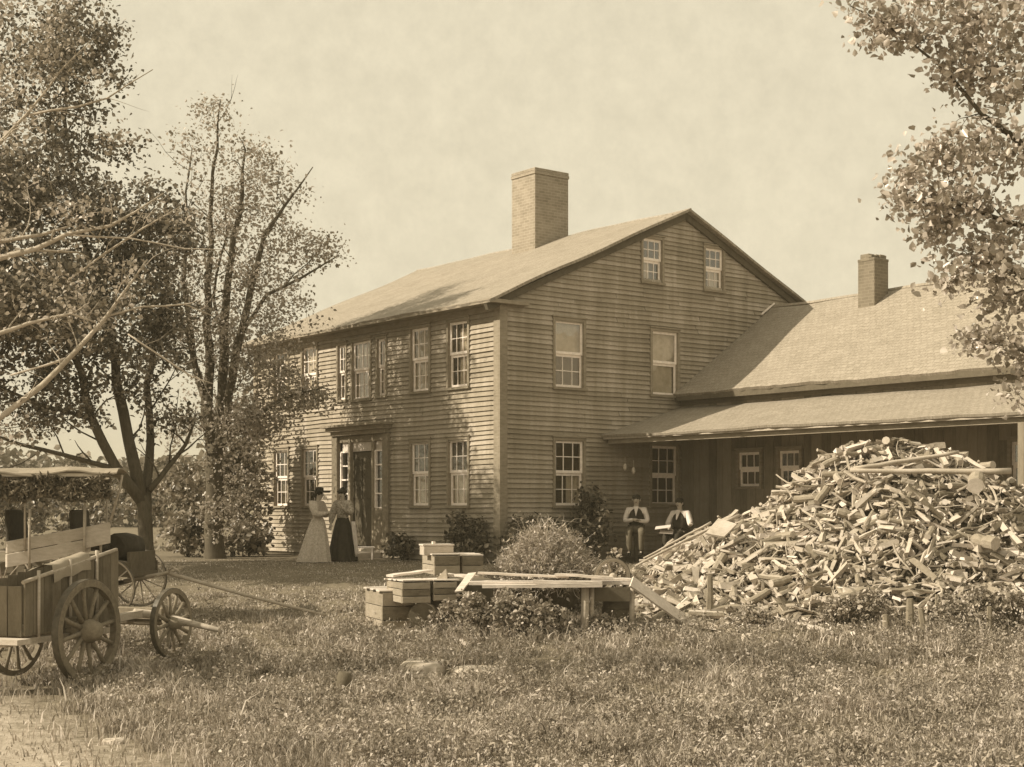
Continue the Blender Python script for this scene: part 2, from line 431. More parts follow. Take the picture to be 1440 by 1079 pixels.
# trims: corner boards, frieze, rake boards
mb = MB()
mb.box(HP(.06, -.025, 2.9), Rd*.105, Ld*.03, UP*2.8); mb.box(HP(-.0, .08, 2.9), Rd*.047, Ld*.09, UP*2.8)
mb.build('corner_board', M['trim'], house)
mb = MB(); mb.box(HP(-.02, W-.1, 2.95), Rd*.035, Ld*.11, UP*2.75)
mb.build('corner_board', M['trim'], house)
mb = MB()
mb.box(HP(-.03, W/2, 5.66), Rd*.035, Ld*(W/2+.08), UP*.13)                  # frieze
mb.box(HP(-.22, W/2, 5.70), Rd*.2, Ld*(W/2+.17), UP*.035)                    # soffit
mb.box(HP(-.43, W/2, 5.69), Rd*.02, Ld*(W/2+.18), UP*.04)                   # fascia
mb.box(HP(.1, -.12, 5.70), Rd*.53, Ld*.12, UP*.04)                            # cornice return
mb.box(HP(W+.2, W/2, 5.70), Rd*.2, Ld*(W/2+.2), UP*.05)
mb.build('cornice', M['trim'], house)
for sg in (-1, 1):
    mb = MB(); d = (Rd*sg+UP*-SL).normalized(); nn = (Rd*sg*SL+UP).normalized()
    L2 = 6.1*math.hypot(1, SL)/2-.02
    for tt, tw in ((-.05, .05),) if 1 else ():
        mb.box(HP(5.6, tt, ZR)+d*(L2+.02)-nn*(.16 if tt > -.1 else .125), d*L2, Ld*tw, nn*.075)
    mb.build('rake_board', M['wooddark'], house)
def roof_slab(name, s0, z0, s1, z1, t0, t1, th=.06, seed=0, parent=house, sag=0, mat='shingle', jit=.012):
    """sloping slab between eave (s0,z0) and ridge (s1,z1) from t0 to t1, ragged and slightly wavy"""
    rd = random.Random(seed); mb = MB(); nt = int(abs(t1-t0)/.17)+1; nsn = int(abs(s1-s0)/.35)+2
    uv = []; vs = []; SLn = math.hypot(s1-s0, z1-z0)
    nrm = (UP*(s1-s0)-Rd*(z1-z0)).normalized()
    if nrm.z < 0: nrm = -nrm
    for i in range(nt+1):
        t = t0+(t1-t0)*i/nt; ej = rd.uniform(-.02, .02)
        for j in range(nsn+1):
            f = j/nsn; s = s0+(s1-s0)*f; z = z0+(z1-z0)*f
            wv = jit*(math.sin(t*1.3+seed)+math.sin(s*2.1+t*.7)+.6*math.sin(t*3.1+s*1.7))
            sg = -sag*math.sin(math.pi*f)*.5-sag*.6*math.sin(math.pi*(i/nt))
            p = HP(s, t, z)+nrm*(wv+sg)
            if j == 0: p += (Rd*(s1-s0)+UP*(z1-z0)).normalized()*ej
            vs.append(p); uv.append((t, SLn*f))
    n = len(vs); vs += [v-nrm*th for v in vs]; uv += uv
    K = nsn+1; fs = []
    for i in range(nt):
        for j in range(nsn):
            a = i*K+j; fs.append((a, a+1, a+K+1, a+K)); fs.append((n+a, n+a+K, n+a+K+1, n+a+1))
    for i in range(nt):
        a = i*K; fs.append((a, a+K, n+a+K, n+a)); a = i*K+nsn; fs.append((a, n+a, n+a+K, a+K))
    for j in range(nsn):
        fs.append((j, n+j, n+j+1, j+1)); a = nt*K+j; fs.append((a, a+1, n+a+1, n+a))
    mb.add(vs, fs); o = mb.build(name, M[mat], parent)
    ul = o.data.uv_layers.new(name='UVMap')
    for l in o.data.loops: ul.data[l.index].uv = uv[l.vertex_index]
    return o
zr0 = zroof(-.47)
roofF = roof_slab('roof', -.47, zr0, 5.62, ZR, -.24, W+.24, .06, 3)
roofB = roof_slab('roof', W+.47, zr0, 5.58, ZR, -.24, W+.24, .06, 4)
# chimneys
def chimney(s0, s1, t0, t1, zb, zt, parent, mat, broken=False):
    rd = random.Random(5)
    mb = MB(); sm, tm = (s0+s1)/2, (t0+t1)/2; hs, ht = (s1-s0)/2, (t1-t0)/2
    cap = .18 if not broken else .1
    mb.box(HP(sm, tm, (zb+zt-cap)/2), Rd*hs, Ld*ht, UP*((zt-cap-zb)/2))
    if not broken:
        mb.box(HP(sm, tm, zt-.135), Rd*(hs+.02), Ld*(ht+.02), UP*.045)
        mb.box(HP(sm, tm, zt-.05), Rd*(hs+.01), Ld*(ht+.01), UP*.04)
        mb.box(HP(sm, tm, zt-.003), Rd*(hs-.15), Ld*(ht-.15), UP*.012, 1)
    else:
        mb.box(HP(sm, tm, zt-.07), Rd*(hs+.008), Ld*(ht+.008), UP*.035)
        mb.box(HP(sm-hs*.45, tm+ht*.3, zt+.02), Rd*.11, Ld*.13, UP*.06); mb.box(HP(sm+hs*.5, tm-ht*.2, zt-.0), Rd*.1, Ld*.15, UP*.035)
        for i in range(9):
            a = rd.uniform(-hs+.08, hs-.08); b = rd.choice((-1, 1))*(ht-.08)*rd.uniform(.6, 1)
            mb.box(HP(sm+a, tm+b, zt-.02+rd.uniform(0, .05)), Rd*.09, Ld*.05, UP*rd.uniform(.025, .07))
    o = mb.build('chimney', [M[mat], M['dark']], parent, .012); uvbox(o)
    return o
chimney(4.7, 5.85, 4.6, 5.6, 7.5, 10.2, roofF, 'brickpale')
# door surround
mb = MB()
mb.box(HP(-.17, 5.6, 3.27), Rd*.22, Ld*1.42, UP*.03); mb.box(HP(-.12, 5.6, 3.19), Rd*.16, Ld*1.34, UP*.05); mb.box(HP(-.07, 5.6, 3.09), Rd*.1, Ld*1.27, UP*.05)
for t in (4.42, 6.78): mb.box(HP(-.04, t, 1.63), Rd*.07, Ld*.13, UP*1.41)
for t in (5.06, 6.14): mb.box(HP(-.01, t, 1.63), Rd*.05, Ld*.05, UP*1.41)
mb.box(HP(0.0, 4.78, .72), Rd*.045, Ld*.23, UP*.5); mb.box(HP(0, 6.42, .72), Rd*.045, Ld*.23, UP*.5)
for t in (4.78, 6.42): mb.box(HP(-.045, t, .72), Rd*.012, Ld*.15, UP*.38)
mb.box(HP(.02, 5.6, 2.95), Rd*.06, Ld*1.05, UP*.08)
mb.build('door_surround', M['woodmid'], house, .006)
mb = MB(); mb.box(HP(.04, 5.6, 2.75), Rd*.02, Ld*.98, UP*.115); mb.build('transom_panel', M['curtain'], house)
mb = MB(); mb.box(HP(.2, 5.6, 1.6), Rd*.01, Ld*1.1, UP*1.4); mb.build('door_dark_backing', M['dark'], house)  # dark panel close behind the door in place of an unlit hall
mb = MB(); mb.box(HP(.08, 5.6, 1.45), Rd*.025, Ld*.49, UP*1.17)
for i in (-1, 1):
    for z, h in ((.85, .35), (1.95, .5)): mb.box(HP(.05, 5.6+i*.23, z), Rd*.012, Ld*.15, UP*h)
dr = mb.build('door', M['door'], house, .005)
mb = MB(); mb.ell(HP(.02, 5.23, 1.25), (.03, .03, .03)); mb.build('handle', M['iron'], dr)
for t0, t1 in ((4.6, 4.98), (6.22, 6.6)):
    mb = MB(); 
    for t in (t0, t1): mb.box(HP(-.0, t, 1.93), Rd*.03, Ld*.028, UP*.7)
    for z in (1.23, 1.58, 1.93, 2.28, 2.63): mb.box(HP(-.0, (t0+t1)/2, z), Rd*.026, Ld*((t1-t0)/2), UP*.018)
    o = mb.build('sidelight', M['white'], house)
    mb = MB(); mb.add([HP(.03, t0, 1.2), HP(.03, t1, 1.2), HP(.03, t1, 2.63), HP(.03, t0, 2.63)], [(0, 1, 2, 3)]); mb.build('pane', M['glass'], o)
mb = MB(); mb.box(HP(-.45, 5.6, .06), Rd*.42, Ld*.9, UP*.09); mb.build('door_step', M['stone'], house, .02)
# --- wing (s from 5.5 to 12, t from 0 to -15)
WT = -15.0; Pw = lambda a, z: HP(5.5, -a, z); ow = -Rd
ww = [(1.92, 2.58, 1.72, 2.5, 3, None), (3.15, 3.75, 1.72, 2.5, 3, None), (9.0, 9.7, 1.6, 2.5, 3, None), (12.5, 13.2, 1.6, 2.5, 3, None)]
def boardwall(name, P, out, side, length, z0, z1, openings, seed):
    rd = random.Random(seed); mb = MB(); x = 0.0
    while x < length-.02:
        w = min(rd.uniform(.2, .3), length-x); segs = [(z0, z1)]; xc = x+w/2
        for (a0, a1, b0, b1) in openings:
            if xc > a0-w/2 and xc < a1+w/2:
                ns = []
                for p, q in segs:
                    ns += [(p, b0-.04), (b1+.04, q)]
                segs = ns
        for p, q in segs:
            mb.box(P(xc, (p+q)/2)+out*rd.uniform(-.004, .004), side*(w/2-.004), out*.018, UP*((q-p)/2))
        x += w
    for (a0, a1, b0, b1) in openings:                      # infill beside narrow windows
        mb.box(P(a0-.19, (b0+b1)/2)-out*.006, side*.1, out*.012, UP*((b1-b0)/2+.04)); mb.box(P(a1+.19, (b0+b1)/2)-out*.006, side*.1, out*.012, UP*((b1-b0)/2+.04))
    return mb.build(name, M['boards'], house)
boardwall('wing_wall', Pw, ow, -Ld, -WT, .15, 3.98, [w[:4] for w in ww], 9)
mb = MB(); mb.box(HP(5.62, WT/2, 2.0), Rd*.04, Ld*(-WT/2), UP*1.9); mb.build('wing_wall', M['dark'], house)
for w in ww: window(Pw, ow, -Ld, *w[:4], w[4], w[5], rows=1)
mb = MB(); zw = 6.4; ve = []
for t in (WT, WT+.1):
    ve += [HP(5.5, t, .1), HP(11.9, t, .1), HP(11.9, t, 4.1), HP(8.74, t, 6.28), HP(5.5, t, 4.05)]
mb.add(ve, [(0, 1, 2, 3, 4), (9, 8, 7, 6, 5), (0, 5, 6, 1), (1, 6, 7, 2), (4, 9, 5, 0)])
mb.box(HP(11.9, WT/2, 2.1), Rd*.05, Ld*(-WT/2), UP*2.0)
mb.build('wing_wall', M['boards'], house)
wroof = roof_slab('wing_roof', 5.2, 3.96, 8.76, 6.38, WT-.3, -.03, .07, 6, sag=.05, jit=.014)
roof_slab('wing_roof', 12.3, 3.96, 8.72, 6.38, WT-.3, -.03, .07, 7)
mb = MB(); mb.box(HP(5.27, WT/2-.1, 3.86), Rd*.02, Ld*(-WT/2+.05), UP*.075); mb.box(HP(5.4, WT/2-.1, 3.81), Rd*.14, Ld*(-WT/2), UP*.02)
mb.box(HP(5.45, WT/2, 3.76), Rd*.02, Ld*(-WT/2-.02), UP*.07)  # dark strip in place of the eave's shade on the wall
mb.build('wing_cornice_and_shade', M['wooddark'], house)
mb = MB()                                                       # pale flashing board where the wing roof meets the gable
mb.tube([HP(8.3, -.05, 6.12), HP(8.78, -.05, 6.44)], .028, 4, sm=False); mb.build('flashing', M['white'], house)
chimney(8.08, 8.6, -3.74, -3.26, 5.5, 7.08, wroof, 'brick', True)
roof_slab('porch_roof', 2.9, 2.9, 5.5, 3.66, WT, -.03, .05, 8, sag=.03, jit=.01)
mb = MB(); mb.box(HP(2.97, WT/2-.0, 2.84), Rd*.018, Ld*(-WT/2-.05), UP*.04); pf = mb.build('porch_fascia', M['wood'], house)
mb = MB(); mb.box(HP(3.12, WT/2, 2.77), Rd*.06, Ld*(-WT/2-.1), UP*.07); mb.build('porch_beam', M['trim'], house)
for u in (10.75, 14.6):
    mb = MB(); mb.box(HP(3.12, -u, 1.42), Rd*.06, Ld*.06, UP*1.28); mb.build('porch_post', M['boards'], house)
mb = MB(); rd = random.Random(3); u = .1
while u < 14.8:
    mb.box(HP(4.3, -u-.07, .13+rd.uniform(-.004, .004)), Rd*1.22, Ld*.068, UP*.02); u += .145
mb.box(HP(3.12, -7.4, .04), Rd*.03, Ld*7.3, UP*.07)
mb.build('porch_floor', M['woodmid'], house)

# ------------------------------------------------------------ vegetation
def tree(name, label, cat, base, limbs, blobs, leafsize, lmat, bmat, seed, clump=.3, wob=.02, nleaf=26, twigr=.012, group=None, up=.6, trunkname='trunk', crownname='crown', maxlink=3.0, drop=0.0, side=0.5, slen=1.0):
    g = np.random.default_rng(seed); rdm = random.Random(seed); root = thing(name, label, cat, tuple(base), group)
    mb = MB(); nodes = []; rads = []
    for L in limbs:                                # each: list of (Vector, radius)
        pts = []; rr = []
        for k in range(len(L)-1):
            p, q = L[k], L[k+1]; d = (q[0]-p[0]).length; n = max(2, int(d/.45))
            for i in range(n):
                f = i/n; w = d*wob
                pp = p[0].lerp(q[0], f)
                if i or k: pp = pp+Vector((rdm.gauss(0, w), rdm.gauss(0, w), rdm.gauss(0, w*.5)))*min(1, d/2)
                pts.append(pp); rr.append(p[1]+(q[1]-p[1])*f)
        pts.append(L[-1][0]); rr.append(L[-1][1])
        mb.tube(pts, rr, 8 if max(rr) > .08 else 6, jit=.06)
        nodes += pts; rads += rr
        if L is not limbs[0]:
            for i in range(1, len(pts)-1):
                if rdm.random() > side or rr[i] < .004: continue
                d0 = (pts[i+1]-pts[i]).normalized(); v0 = Vector((rdm.gauss(0, 1), rdm.gauss(0, .7), rdm.gauss(.15, .8))); v0 = (v0-d0*v0.dot(d0)).normalized()
                dr = (d0*rdm.uniform(.5, 1)+v0).normalized(); ln = slen*rdm.uniform(.35, 1.1); rb0 = min(rr[i]*.5, .012*slen+.004); q = [pts[i]]
                for k in range(4):
                    dr = (dr+Vector((rdm.gauss(0, .22), rdm.gauss(0, .22), rdm.gauss(.03, .2)))).normalized(); q.append(q[-1]+dr*ln/4)
                mb.tube(q, [rb0*(1-.2*k) for k in range(5)], 4); nodes += q[1:]; rads += [rb0*(.8-.2*k) for k in range(4)]
                if rdm.random() < .6:
                    dq = (dr+Vector((rdm.gauss(0, .6), rdm.gauss(0, .6), rdm.gauss(0, .6)))).normalized(); mb.tube([q[2], q[2]+dq*ln*.25, q[2]+dq*ln*.45+Vector((0, 0, .03*ln))], [rb0*.5, rb0*.35, rb0*.15], 4)
    nodes = [np.array(p) for p in nodes]; rads = list(rads)
    cents = []
    for (c, rad, n) in blobs:
        c = np.array(c); rad = np.array(rad if hasattr(rad, '__len__') else (rad,)*3)
        for _ in range(n):
            d = unit(g.normal(size=3))*g.uniform(.15, 1)**.45
            cents.append(c+d*rad)
    NA = np.array(nodes); cents = sorted(cents, key=lambda c: np.min(np.linalg.norm(NA-c, axis=1)))
    cap = len(nodes)+len(cents)*6+10
    buf = np.zeros((cap, 3)); buf[:len(nodes)] = NA; cnt = len(nodes); rb = np.zeros(cap); rb[:cnt] = rads
    LP = []
    for c in cents:
        d = np.linalg.norm(buf[:cnt]-c, axis=1); i = int(np.argmin(d+.15*rb[:cnt])); p0 = buf[i].copy(); dist = d[i]
        if dist < maxlink:
            r0 = min(rb[i]*.7, twigr*(1+dist*1.1)); r0 = max(r0, twigr*.6); n = max(2, min(5, int(dist/.25)+1))
            mid = (p0+c)/2+np.array([g.normal()*dist*.08, g.normal()*dist*.08, dist*.1])
            pts = []; 
            for k in range(n+1):
                f = k/n; q = (1-f)**2*p0+2*f*(1-f)*mid+f*f*c+(g.normal(size=3)*.02*dist if 0 < k < n else 0)
                pts.append(q); 
                if k and cnt < cap: buf[cnt] = q; rb[cnt] = r0*(1-f*.7); cnt += 1
            mb.tube([Vector(q) for q in pts], [r0*(1-.7*k/n) for k in range(n+1)], 4)
            ax = unit(c-p0)
        else: ax = unit(g.normal(size=3))
        if g.uniform() < drop: continue
        nl = int(nleaf*g.uniform(.5, 1.4))
        a = g.normal(size=(nl, 3))*clump*np.array([1, 1, .6])*.6
        along = g.uniform(-.9, .6, nl)[:, None]*ax*clump
        LP.append(c+a+along)
    mb.build(trunkname, M[bmat], root)
    leaves(crownname, np.concatenate(LP), leafsize, M[lmat], root, up=up, g=g)
    return root
def A(px, py, Y, r): return (at(px, py, Y), r)
# left dark maple (crown behind the wagons)
Y1 = 32.0; b1 = gpt(207, Y1)
T1 = [[(b1-UP*.2, .26), A(206, 770, Y1, 0.172), A(203, 715, Y1, 0.156), A(196, 690, Y1, 0.148)],
      [A(200, 705, Y1, 0.148), A(160, 655, Y1-.5, 0.117), A(130, 590, Y1-1, 0.094), A(110, 520, Y1-1, 0.078), A(70, 420, Y1-1.5, 0.055), A(40, 300, Y1-1.5, 0.031)],
      [A(198, 700, Y1, 0.156), A(180, 620, Y1, 0.125), A(165, 540, Y1, 0.109), A(150, 440, Y1, 0.086), A(110, 300, Y1+.5, 0.062), A(90, 160, Y1+.5, 0.039), A(100, 60, Y1, 0.016)],
      [A(206, 720, Y1, 0.117), A(212, 620, Y1+.5, 0.094), A(208, 540, Y1+.6, 0.078), A(225, 450, Y1+.6, 0.055), A(240, 380, Y1+.6, 0.023)],
      [A(210, 690, Y1, 0.078), A(238, 655, Y1+.3, 0.062), A(262, 625, Y1+.5, 0.047), A(275, 590, Y1+.5, 0.023)],
      [A(165, 660, Y1-.5, 0.062), A(90, 640, Y1-1, 0.047), A(30, 625, Y1-1.3, 0.039), A(-40, 600, Y1-1.5, 0.023)],
      [A(130, 590, Y1-1, 0.047), A(60, 570, Y1-1.3, 0.039), A(0, 545, Y1-1.5, 0.031)]]
B1 = [((-10.2, 25.6, 5.2), (1.4, 1.2, .8), 60), ((-12.2, 25.4, 6.2), (1.5, 1.2, 1), 70), ((-14, 25.3, 7.3), (1.6, 1.2, 1), 70), ((-16, 25.4, 8.2), (1.6, 1.2, 1), 60), ((-11.8, 31, 5.6), (1.6, 1.6, 1), 88), ((-13.5, 31, 7), (1.7, 1.6, 1.1), 100), ((-12, 30.5, 8), (1.6, 1.5, 1), 80), ((-14.5, 30.5, 5.6), (1.6, 1.5, 1), 68), ((-9, 27.5, 5.2), (1.3, 1.3, .8), 52), ((-11, 27.2, 6.3), (1.5, 1.2, 1), 80), ((-13, 27, 7.4), (1.6, 1.3, 1), 80), ((-10.5, 27, 7.8), (1.5, 1.3, .9), 68), ((-12.5, 27.2, 5.2), (1.5, 1.2, .8), 60), (at(-60, 420, 29), (2, 2, 1.2), 96), (at(-140, 330, 28.5), (2.2, 2.2, 1.4), 128), (at(-60, 250, 29.5), (2, 2, 1.4), 96), (at(-220, 400, 28), (2, 2, 1.3), 96), (at(-130, 150, 29), (2, 2, 1.3), 80), (at(-160, 480, 28), (1.8, 1.8, .8), 57),  # clumps on this line added, nearly all unseen, to shade the yard
      (at(30, 40, Y1), (2.2, 1.6, 1.1), 70), (at(110, 60, Y1), (.9, .9, .6), 34), (at(70, 130, Y1), (1.7, 1.4, .8), 50), (at(20, 220, Y1), (1.6, 1.5, 1.1), 60),
      (at(95, 250, Y1), (1.1, 1.2, .9), 30), (at(170, 210, Y1), (.6, .6, .35), 10), (at(60, 330, Y1), (2.2, 1.9, 1.2), 90), (at(180, 290, Y1), (1.2, 1.2, .7), 40),
      (at(200, 340, Y1+.4), (1.3, 1.4, .9), 60), (at(70, 430, Y1-1), (2.3, 2, 1.2), 90), (at(180, 410, Y1), (1.5, 1.5, .8), 50),
      (at(20, 510, Y1-1), (1.8, 1.5, .8), 60), (at(110, 500, Y1-1), (1.6, 1.5, .8), 40), (at(200, 500, Y1), (1.1, 1.1, .9), 22), (at(230, 440, Y1+.6), (.8, .8, .7), 22),
      (at(60, 580, Y1-1), (2, 1.2, .5), 20), (at(250, 590, Y1+.5), (.6, .6, .5), 9), (at(150, 560, Y1-1), (1.1, 1, .6), 14)]
tree('maple_tree', 'dense dark maple with forked trunk behind the canopy wagon', 'tree', b1, T1, B1, .088, 'leafd', 'bark', 21, clump=.34, nleaf=68, drop=.2, side=.75, slen=1.9)
# tree 2: open-crowned tree beside the house front
Y2 = 35.0; b2 = gpt(303, Y2)
T2 = [[(b2-UP*.2, .3), A(301, 770, Y2, .24), A(303, 690, Y2, .215), A(302, 625, Y2, .2)],
      [A(299, 680, Y2, .12), A(292, 540, Y2, .12), A(290, 430, Y2, .09), A(296, 340, Y2+.3, .065), A(300, 240, Y2+.3, .04), A(310, 140, Y2, .015)],
      [A(306, 670, Y2, .12), A(314, 500, Y2, .12), A(318, 400, Y2, .09), A(335, 300, Y2, .06), A(345, 210, Y2, .025)],
      [A(307, 650, Y2, .11), A(332, 500, Y2-.3, .1), A(354, 400, Y2-.4, .08), A(372, 330, Y2-.5, .055), A(400, 290, Y2-.6, .035), A(440, 235, Y2-.6, .012)],
      [A(338, 470, Y2-.3, .06), A(375, 415, Y2-.8, .045), A(425, 390, Y2-1, .03), A(475, 360, Y2-1, .014)],
      [A(297, 650, Y2, .09), A(272, 500, Y2+.3, .08), A(258, 400, Y2+.3, .055), A(262, 300, Y2+.3, .03), A(270, 210, Y2+.2, .015)],
      [A(290, 560, Y2, .06), A(262, 470, Y2-.5, .045), A(235, 400, Y2-.8, .03), A(215, 350, Y2-.8, .015)],
      [A(314, 490, Y2, .05), A(300, 420, Y2+.3, .04), A(320, 330, Y2+.5, .025), A(312, 260, Y2+.5, .012)],
      [A(303, 630, Y2, .09), A(350, 590, Y2-.8, .06), A(400, 560, Y2-1.2, .04), A(455, 545, Y2-1.4, .02)]]
B2 = [(at(300, 580, Y2), (1.3, 1, .8), 20), (at(340, 650, Y2-.5), (.9, .8, .8), 22), (at(265, 600, Y2), (.9, .8, .8), 14), (at(320, 440, Y2), (1.6, 1.2, 1), 34), (at(330, 350, Y2), (1.7, 1.2, 1.2), 36), (at(325, 720, Y2-.6), (.7, .6, .7), 22), (at(355, 600, Y2-.6), (.8, .7, .7), 34), (at(385, 560, Y2-1), (.8, .6, .8), 26), (at(375, 500, Y2-.8), (.8, .6, .6), 22), (at(280, 480, Y2), (1.3, 1, .9), 26), (at(250, 380, Y2), (1, 1, .9), 20),
      (at(300, 165, Y2), (.55, .6, .5), 12), (at(275, 215, Y2), (.5, .6, .5), 10), (at(345, 230, Y2), (1.0, .9, .8), 34), (at(390, 260, Y2-.5), (.7, .7, .6), 16),
      (at(300, 290, Y2), (1.0, 1, .8), 30), (at(360, 320, Y2), (1.1, 1, .7), 28), (at(410, 345, Y2-.6), (.9, .9, .5), 18), (at(452, 355, Y2-1), (.55, .5, .45), 14), (at(255, 330, Y2), (.8, .8, .8), 18),
      (at(380, 400, Y2-.6), (.9, .8, .6), 22), (at(405, 450, Y2-1), (.8, .8, .5), 26), (at(310, 390, Y2), (1.1, 1, .8), 24), (at(245, 430, Y2), (.8, .8, .9), 20),
      (at(340, 480, Y2-.6), (1, .8, .7), 26), (at(290, 510, Y2), (1.0, 1, .7), 12), (at(380, 525, Y2-1), (.8, .7, .45), 26), (at(425, 560, Y2-1.2), (.75, .6, .42), 34), (at(350, 585, Y2-.8), (.7, .6, .5), 18)]
tree('shade_tree', 'thick trunked shade tree with open crown against the left end of the house', 'tree', b2, T2, B2, .07, 'leafp', 'bark', 22, clump=.36, nleaf=34, side=.6, slen=1.5)
# off-frame tree on the left with pale bare boughs reaching in
Y3 = 17.0; b3 = Vector((-9.0, 17.0, zg(-9, 17)))
T3 = [[(b3-UP*.2, .3), (b3+UP*1.2, .24), (b3+Vector((.4, 0, 2.4)), .2), (b3+Vector((.6, 0, 4.5)), .14), (b3+Vector((.4, .1, 7)), .06)],
      [(b3+Vector((.3, 0, 2.0)), .1), A(-60, 640, Y3, .06), A(0, 588, Y3, .036), A(60, 543, Y3, .034), A(110, 490, Y3-.1, .029), A(150, 445, Y3-.1, .023), A(175, 410, Y3-.1, .016), A(207, 365, Y3, .01)],
      [(b3+Vector((.6, 0, 3.8)), .09), A(-60, 385, Y3, .05), A(0, 363, Y3, .036), A(50, 350, Y3, .03), A(95, 330, Y3, .022), A(155, 318, Y3, .018), A(190, 298, Y3, .013), A(230, 272, Y3, .007)],
      [(b3+Vector((.6, 0, 4.1)), .06), A(0, 340, Y3+.3, .025), A(60, 330, Y3+.3, .02), A(100, 318, Y3+.3, .012)],
      [A(50, 352, Y3, .016), A(110, 355, Y3+.2, .012), A(125, 362, Y3+.2, .006)],
      [(b3+Vector((.5, 0, 3)), .06), A(-20, 475, Y3-.3, .028), A(40, 455, Y3-.3, .022), A(100, 441, Y3-.3, .014), A(135, 454, Y3-.3, .007)],
      [A(15, 528, Y3, .012), A(60, 515, Y3, .012), A(92, 505, Y3, .02)],
      [A(150, 445, Y3-.1, .014), A(200, 432, Y3, .012), A(260, 428, Y3, .01), A(300, 445, Y3, .006)],
      [A(95, 395, Y3+.2, .008), A(150, 355, Y3+.2, .015), A(200, 322, Y3+.2, .012), A(255, 290, Y3+.2, .006)],
      [A(95, 330, Y3, .014), A(180, 335, Y3, .01), A(260, 350, Y3+.1, .008), A(320, 352, Y3+.1, .004)],
      [A(180, 470, Y3+.2, .01), A(225, 500, Y3+.2, .012), A(270, 530, Y3+.2, .01), A(300, 540, Y3+.2, .006)],
      [(b3+Vector((.6, 0, 5.4)), .08), A(-40, 240, Y3, .03), A(40, 160, Y3, .016), A(85, 100, Y3, .01), A(130, 55, Y3, .005)],
      [A(40, 162, Y3, .015), A(110, 150, Y3, .012), A(150, 138, Y3, .01), A(215, 98, Y3, .005)]]
B3 = [(at(40, 400, Y3), (.9, .6, .35), 12), (at(120, 400, Y3), (.8, .6, .4), 12), (at(180, 310, Y3), (.7, .6, .35), 10), (at(40, 310, Y3), (.8, .6, .3), 12), (at(20, 590, Y3), (.4, .4, .3), 6),
      (at(30, 120, Y3), (.6, .5, .6), 16), (at(110, 95, Y3), (.5, .4, .45), 10), (at(30, 20, Y3), (.7, .5, .3), 14), (at(0, 230, Y3), (.6, .5, .4), 12), (at(170, 200, Y3), (.35, .3, .2), 4),
      (b3+Vector((-.5, 0, 6.5)), (1.8, 1.6, 1.3), 60), (b3+Vector((-1, 0, 5)), (1.2, 1.5, 1), 30), (at(110, 470, Y3), (.6, .5, .3), 7)]
tree('elm_tree', 'tree at the left edge reaching in with pale bare boughs and light sprays', 'tree', b3, T3, [(c, q, int(n*1.7)) for c, q, n in B3], .052, 'leafp', 'barkpale', 23, clump=.2, nleaf=20, twigr=.0055, wob=.035, drop=.3, side=.8, slen=.7)
# right foreground tree
Y4 = 12.0; b4 = Vector((6.1, 12.6, zg(6.1, 12.6)))
T4 = [[(b4-UP*.2, .2), (b4+UP*1.5, .16), (b4+Vector((-.2, -.1, 3)), .12), (b4+Vector((-.3, -.2, 5)), .07), (b4+Vector((-.4, -.2, 6.4)), .03)],
      [(b4+Vector((-.15, 0, 2.4)), .07), A(1480, 330, Y4, .03), A(1410, 310, Y4, .02), A(1340, 285, Y4, .012), A(1275, 285, Y4, .006)],
      [(b4+Vector((-.2, 0, 3.2)), .07), A(1460, 220, Y4, .03), A(1380, 160, Y4, .018), A(1325, 95, Y4, .012), A(1255, 40, Y4, .008), A(1195, 8, Y4, .004)],
      [(b4+Vector((-.1, 0, 1.7)), .06), A(1500, 440, Y4, .02), A(1410, 370, Y4, .013), A(1330, 370, Y4, .006)],
      [(b4+Vector((-.1, 0, 1.5)), .05), A(1490, 520, Y4, .02), A(1430, 490, Y4, .01), A(1360, 475, Y4, .005)]]
B4 = [(at(1215, 8, Y4), (.17, .2, .07), 5), (at(1250, 45, Y4), (.18, .25, .13), 11), (at(1310, 30, Y4), (.3, .4, .22), 24), (at(1400, 30, Y4), (.4, .5, .3), 36), (at(1340, 90, Y4), (.22, .3, .13), 12), (at(1410, 120, Y4), (.32, .4, .3), 26),
      (at(1330, 210, Y4), (.28, .35, .14), 14), (at(1290, 235, Y4), (.16, .2, .14), 8), (at(1400, 220, Y4), (.33, .4, .25), 26), (at(1285, 280, Y4), (.16, .25, .12), 12), (at(1340, 290, Y4), (.28, .35, .22), 24),
      (at(1410, 310, Y4), (.25, .4, .25), 16), (at(1330, 330, Y4), (.2, .3, .12), 10), (at(1330, 390, Y4), (.12, .2, .14), 7), (at(1390, 375, Y4), (.28, .35, .2), 18), (at(1430, 420, Y4), (.2, .35, .25), 14),
      (at(1375, 480, Y4), (.18, .25, .1), 9), (at(1425, 490, Y4), (.16, .3, .16), 10), (at(1435, 550, Y4), (.08, .25, .15), 7), (b4+Vector((.2, .3, 4.2)), (1.1, 1, 1.6), 90), (b4+Vector((.3, 0, 2.6)), (.9, .9, .9), 40), (b4+Vector((-.3, 0, 6.2)), (1.5, 1, .8), 60)]
tree('poplar_tree', 'near tree on the right with large sunlit leaves hanging in front of the wing roof', 'tree', b4, T4, B4, .056, 'leafb', 'bark', 24, clump=.155, nleaf=27, twigr=.005, up=.5, maxlink=1.2, side=.8, slen=.35)
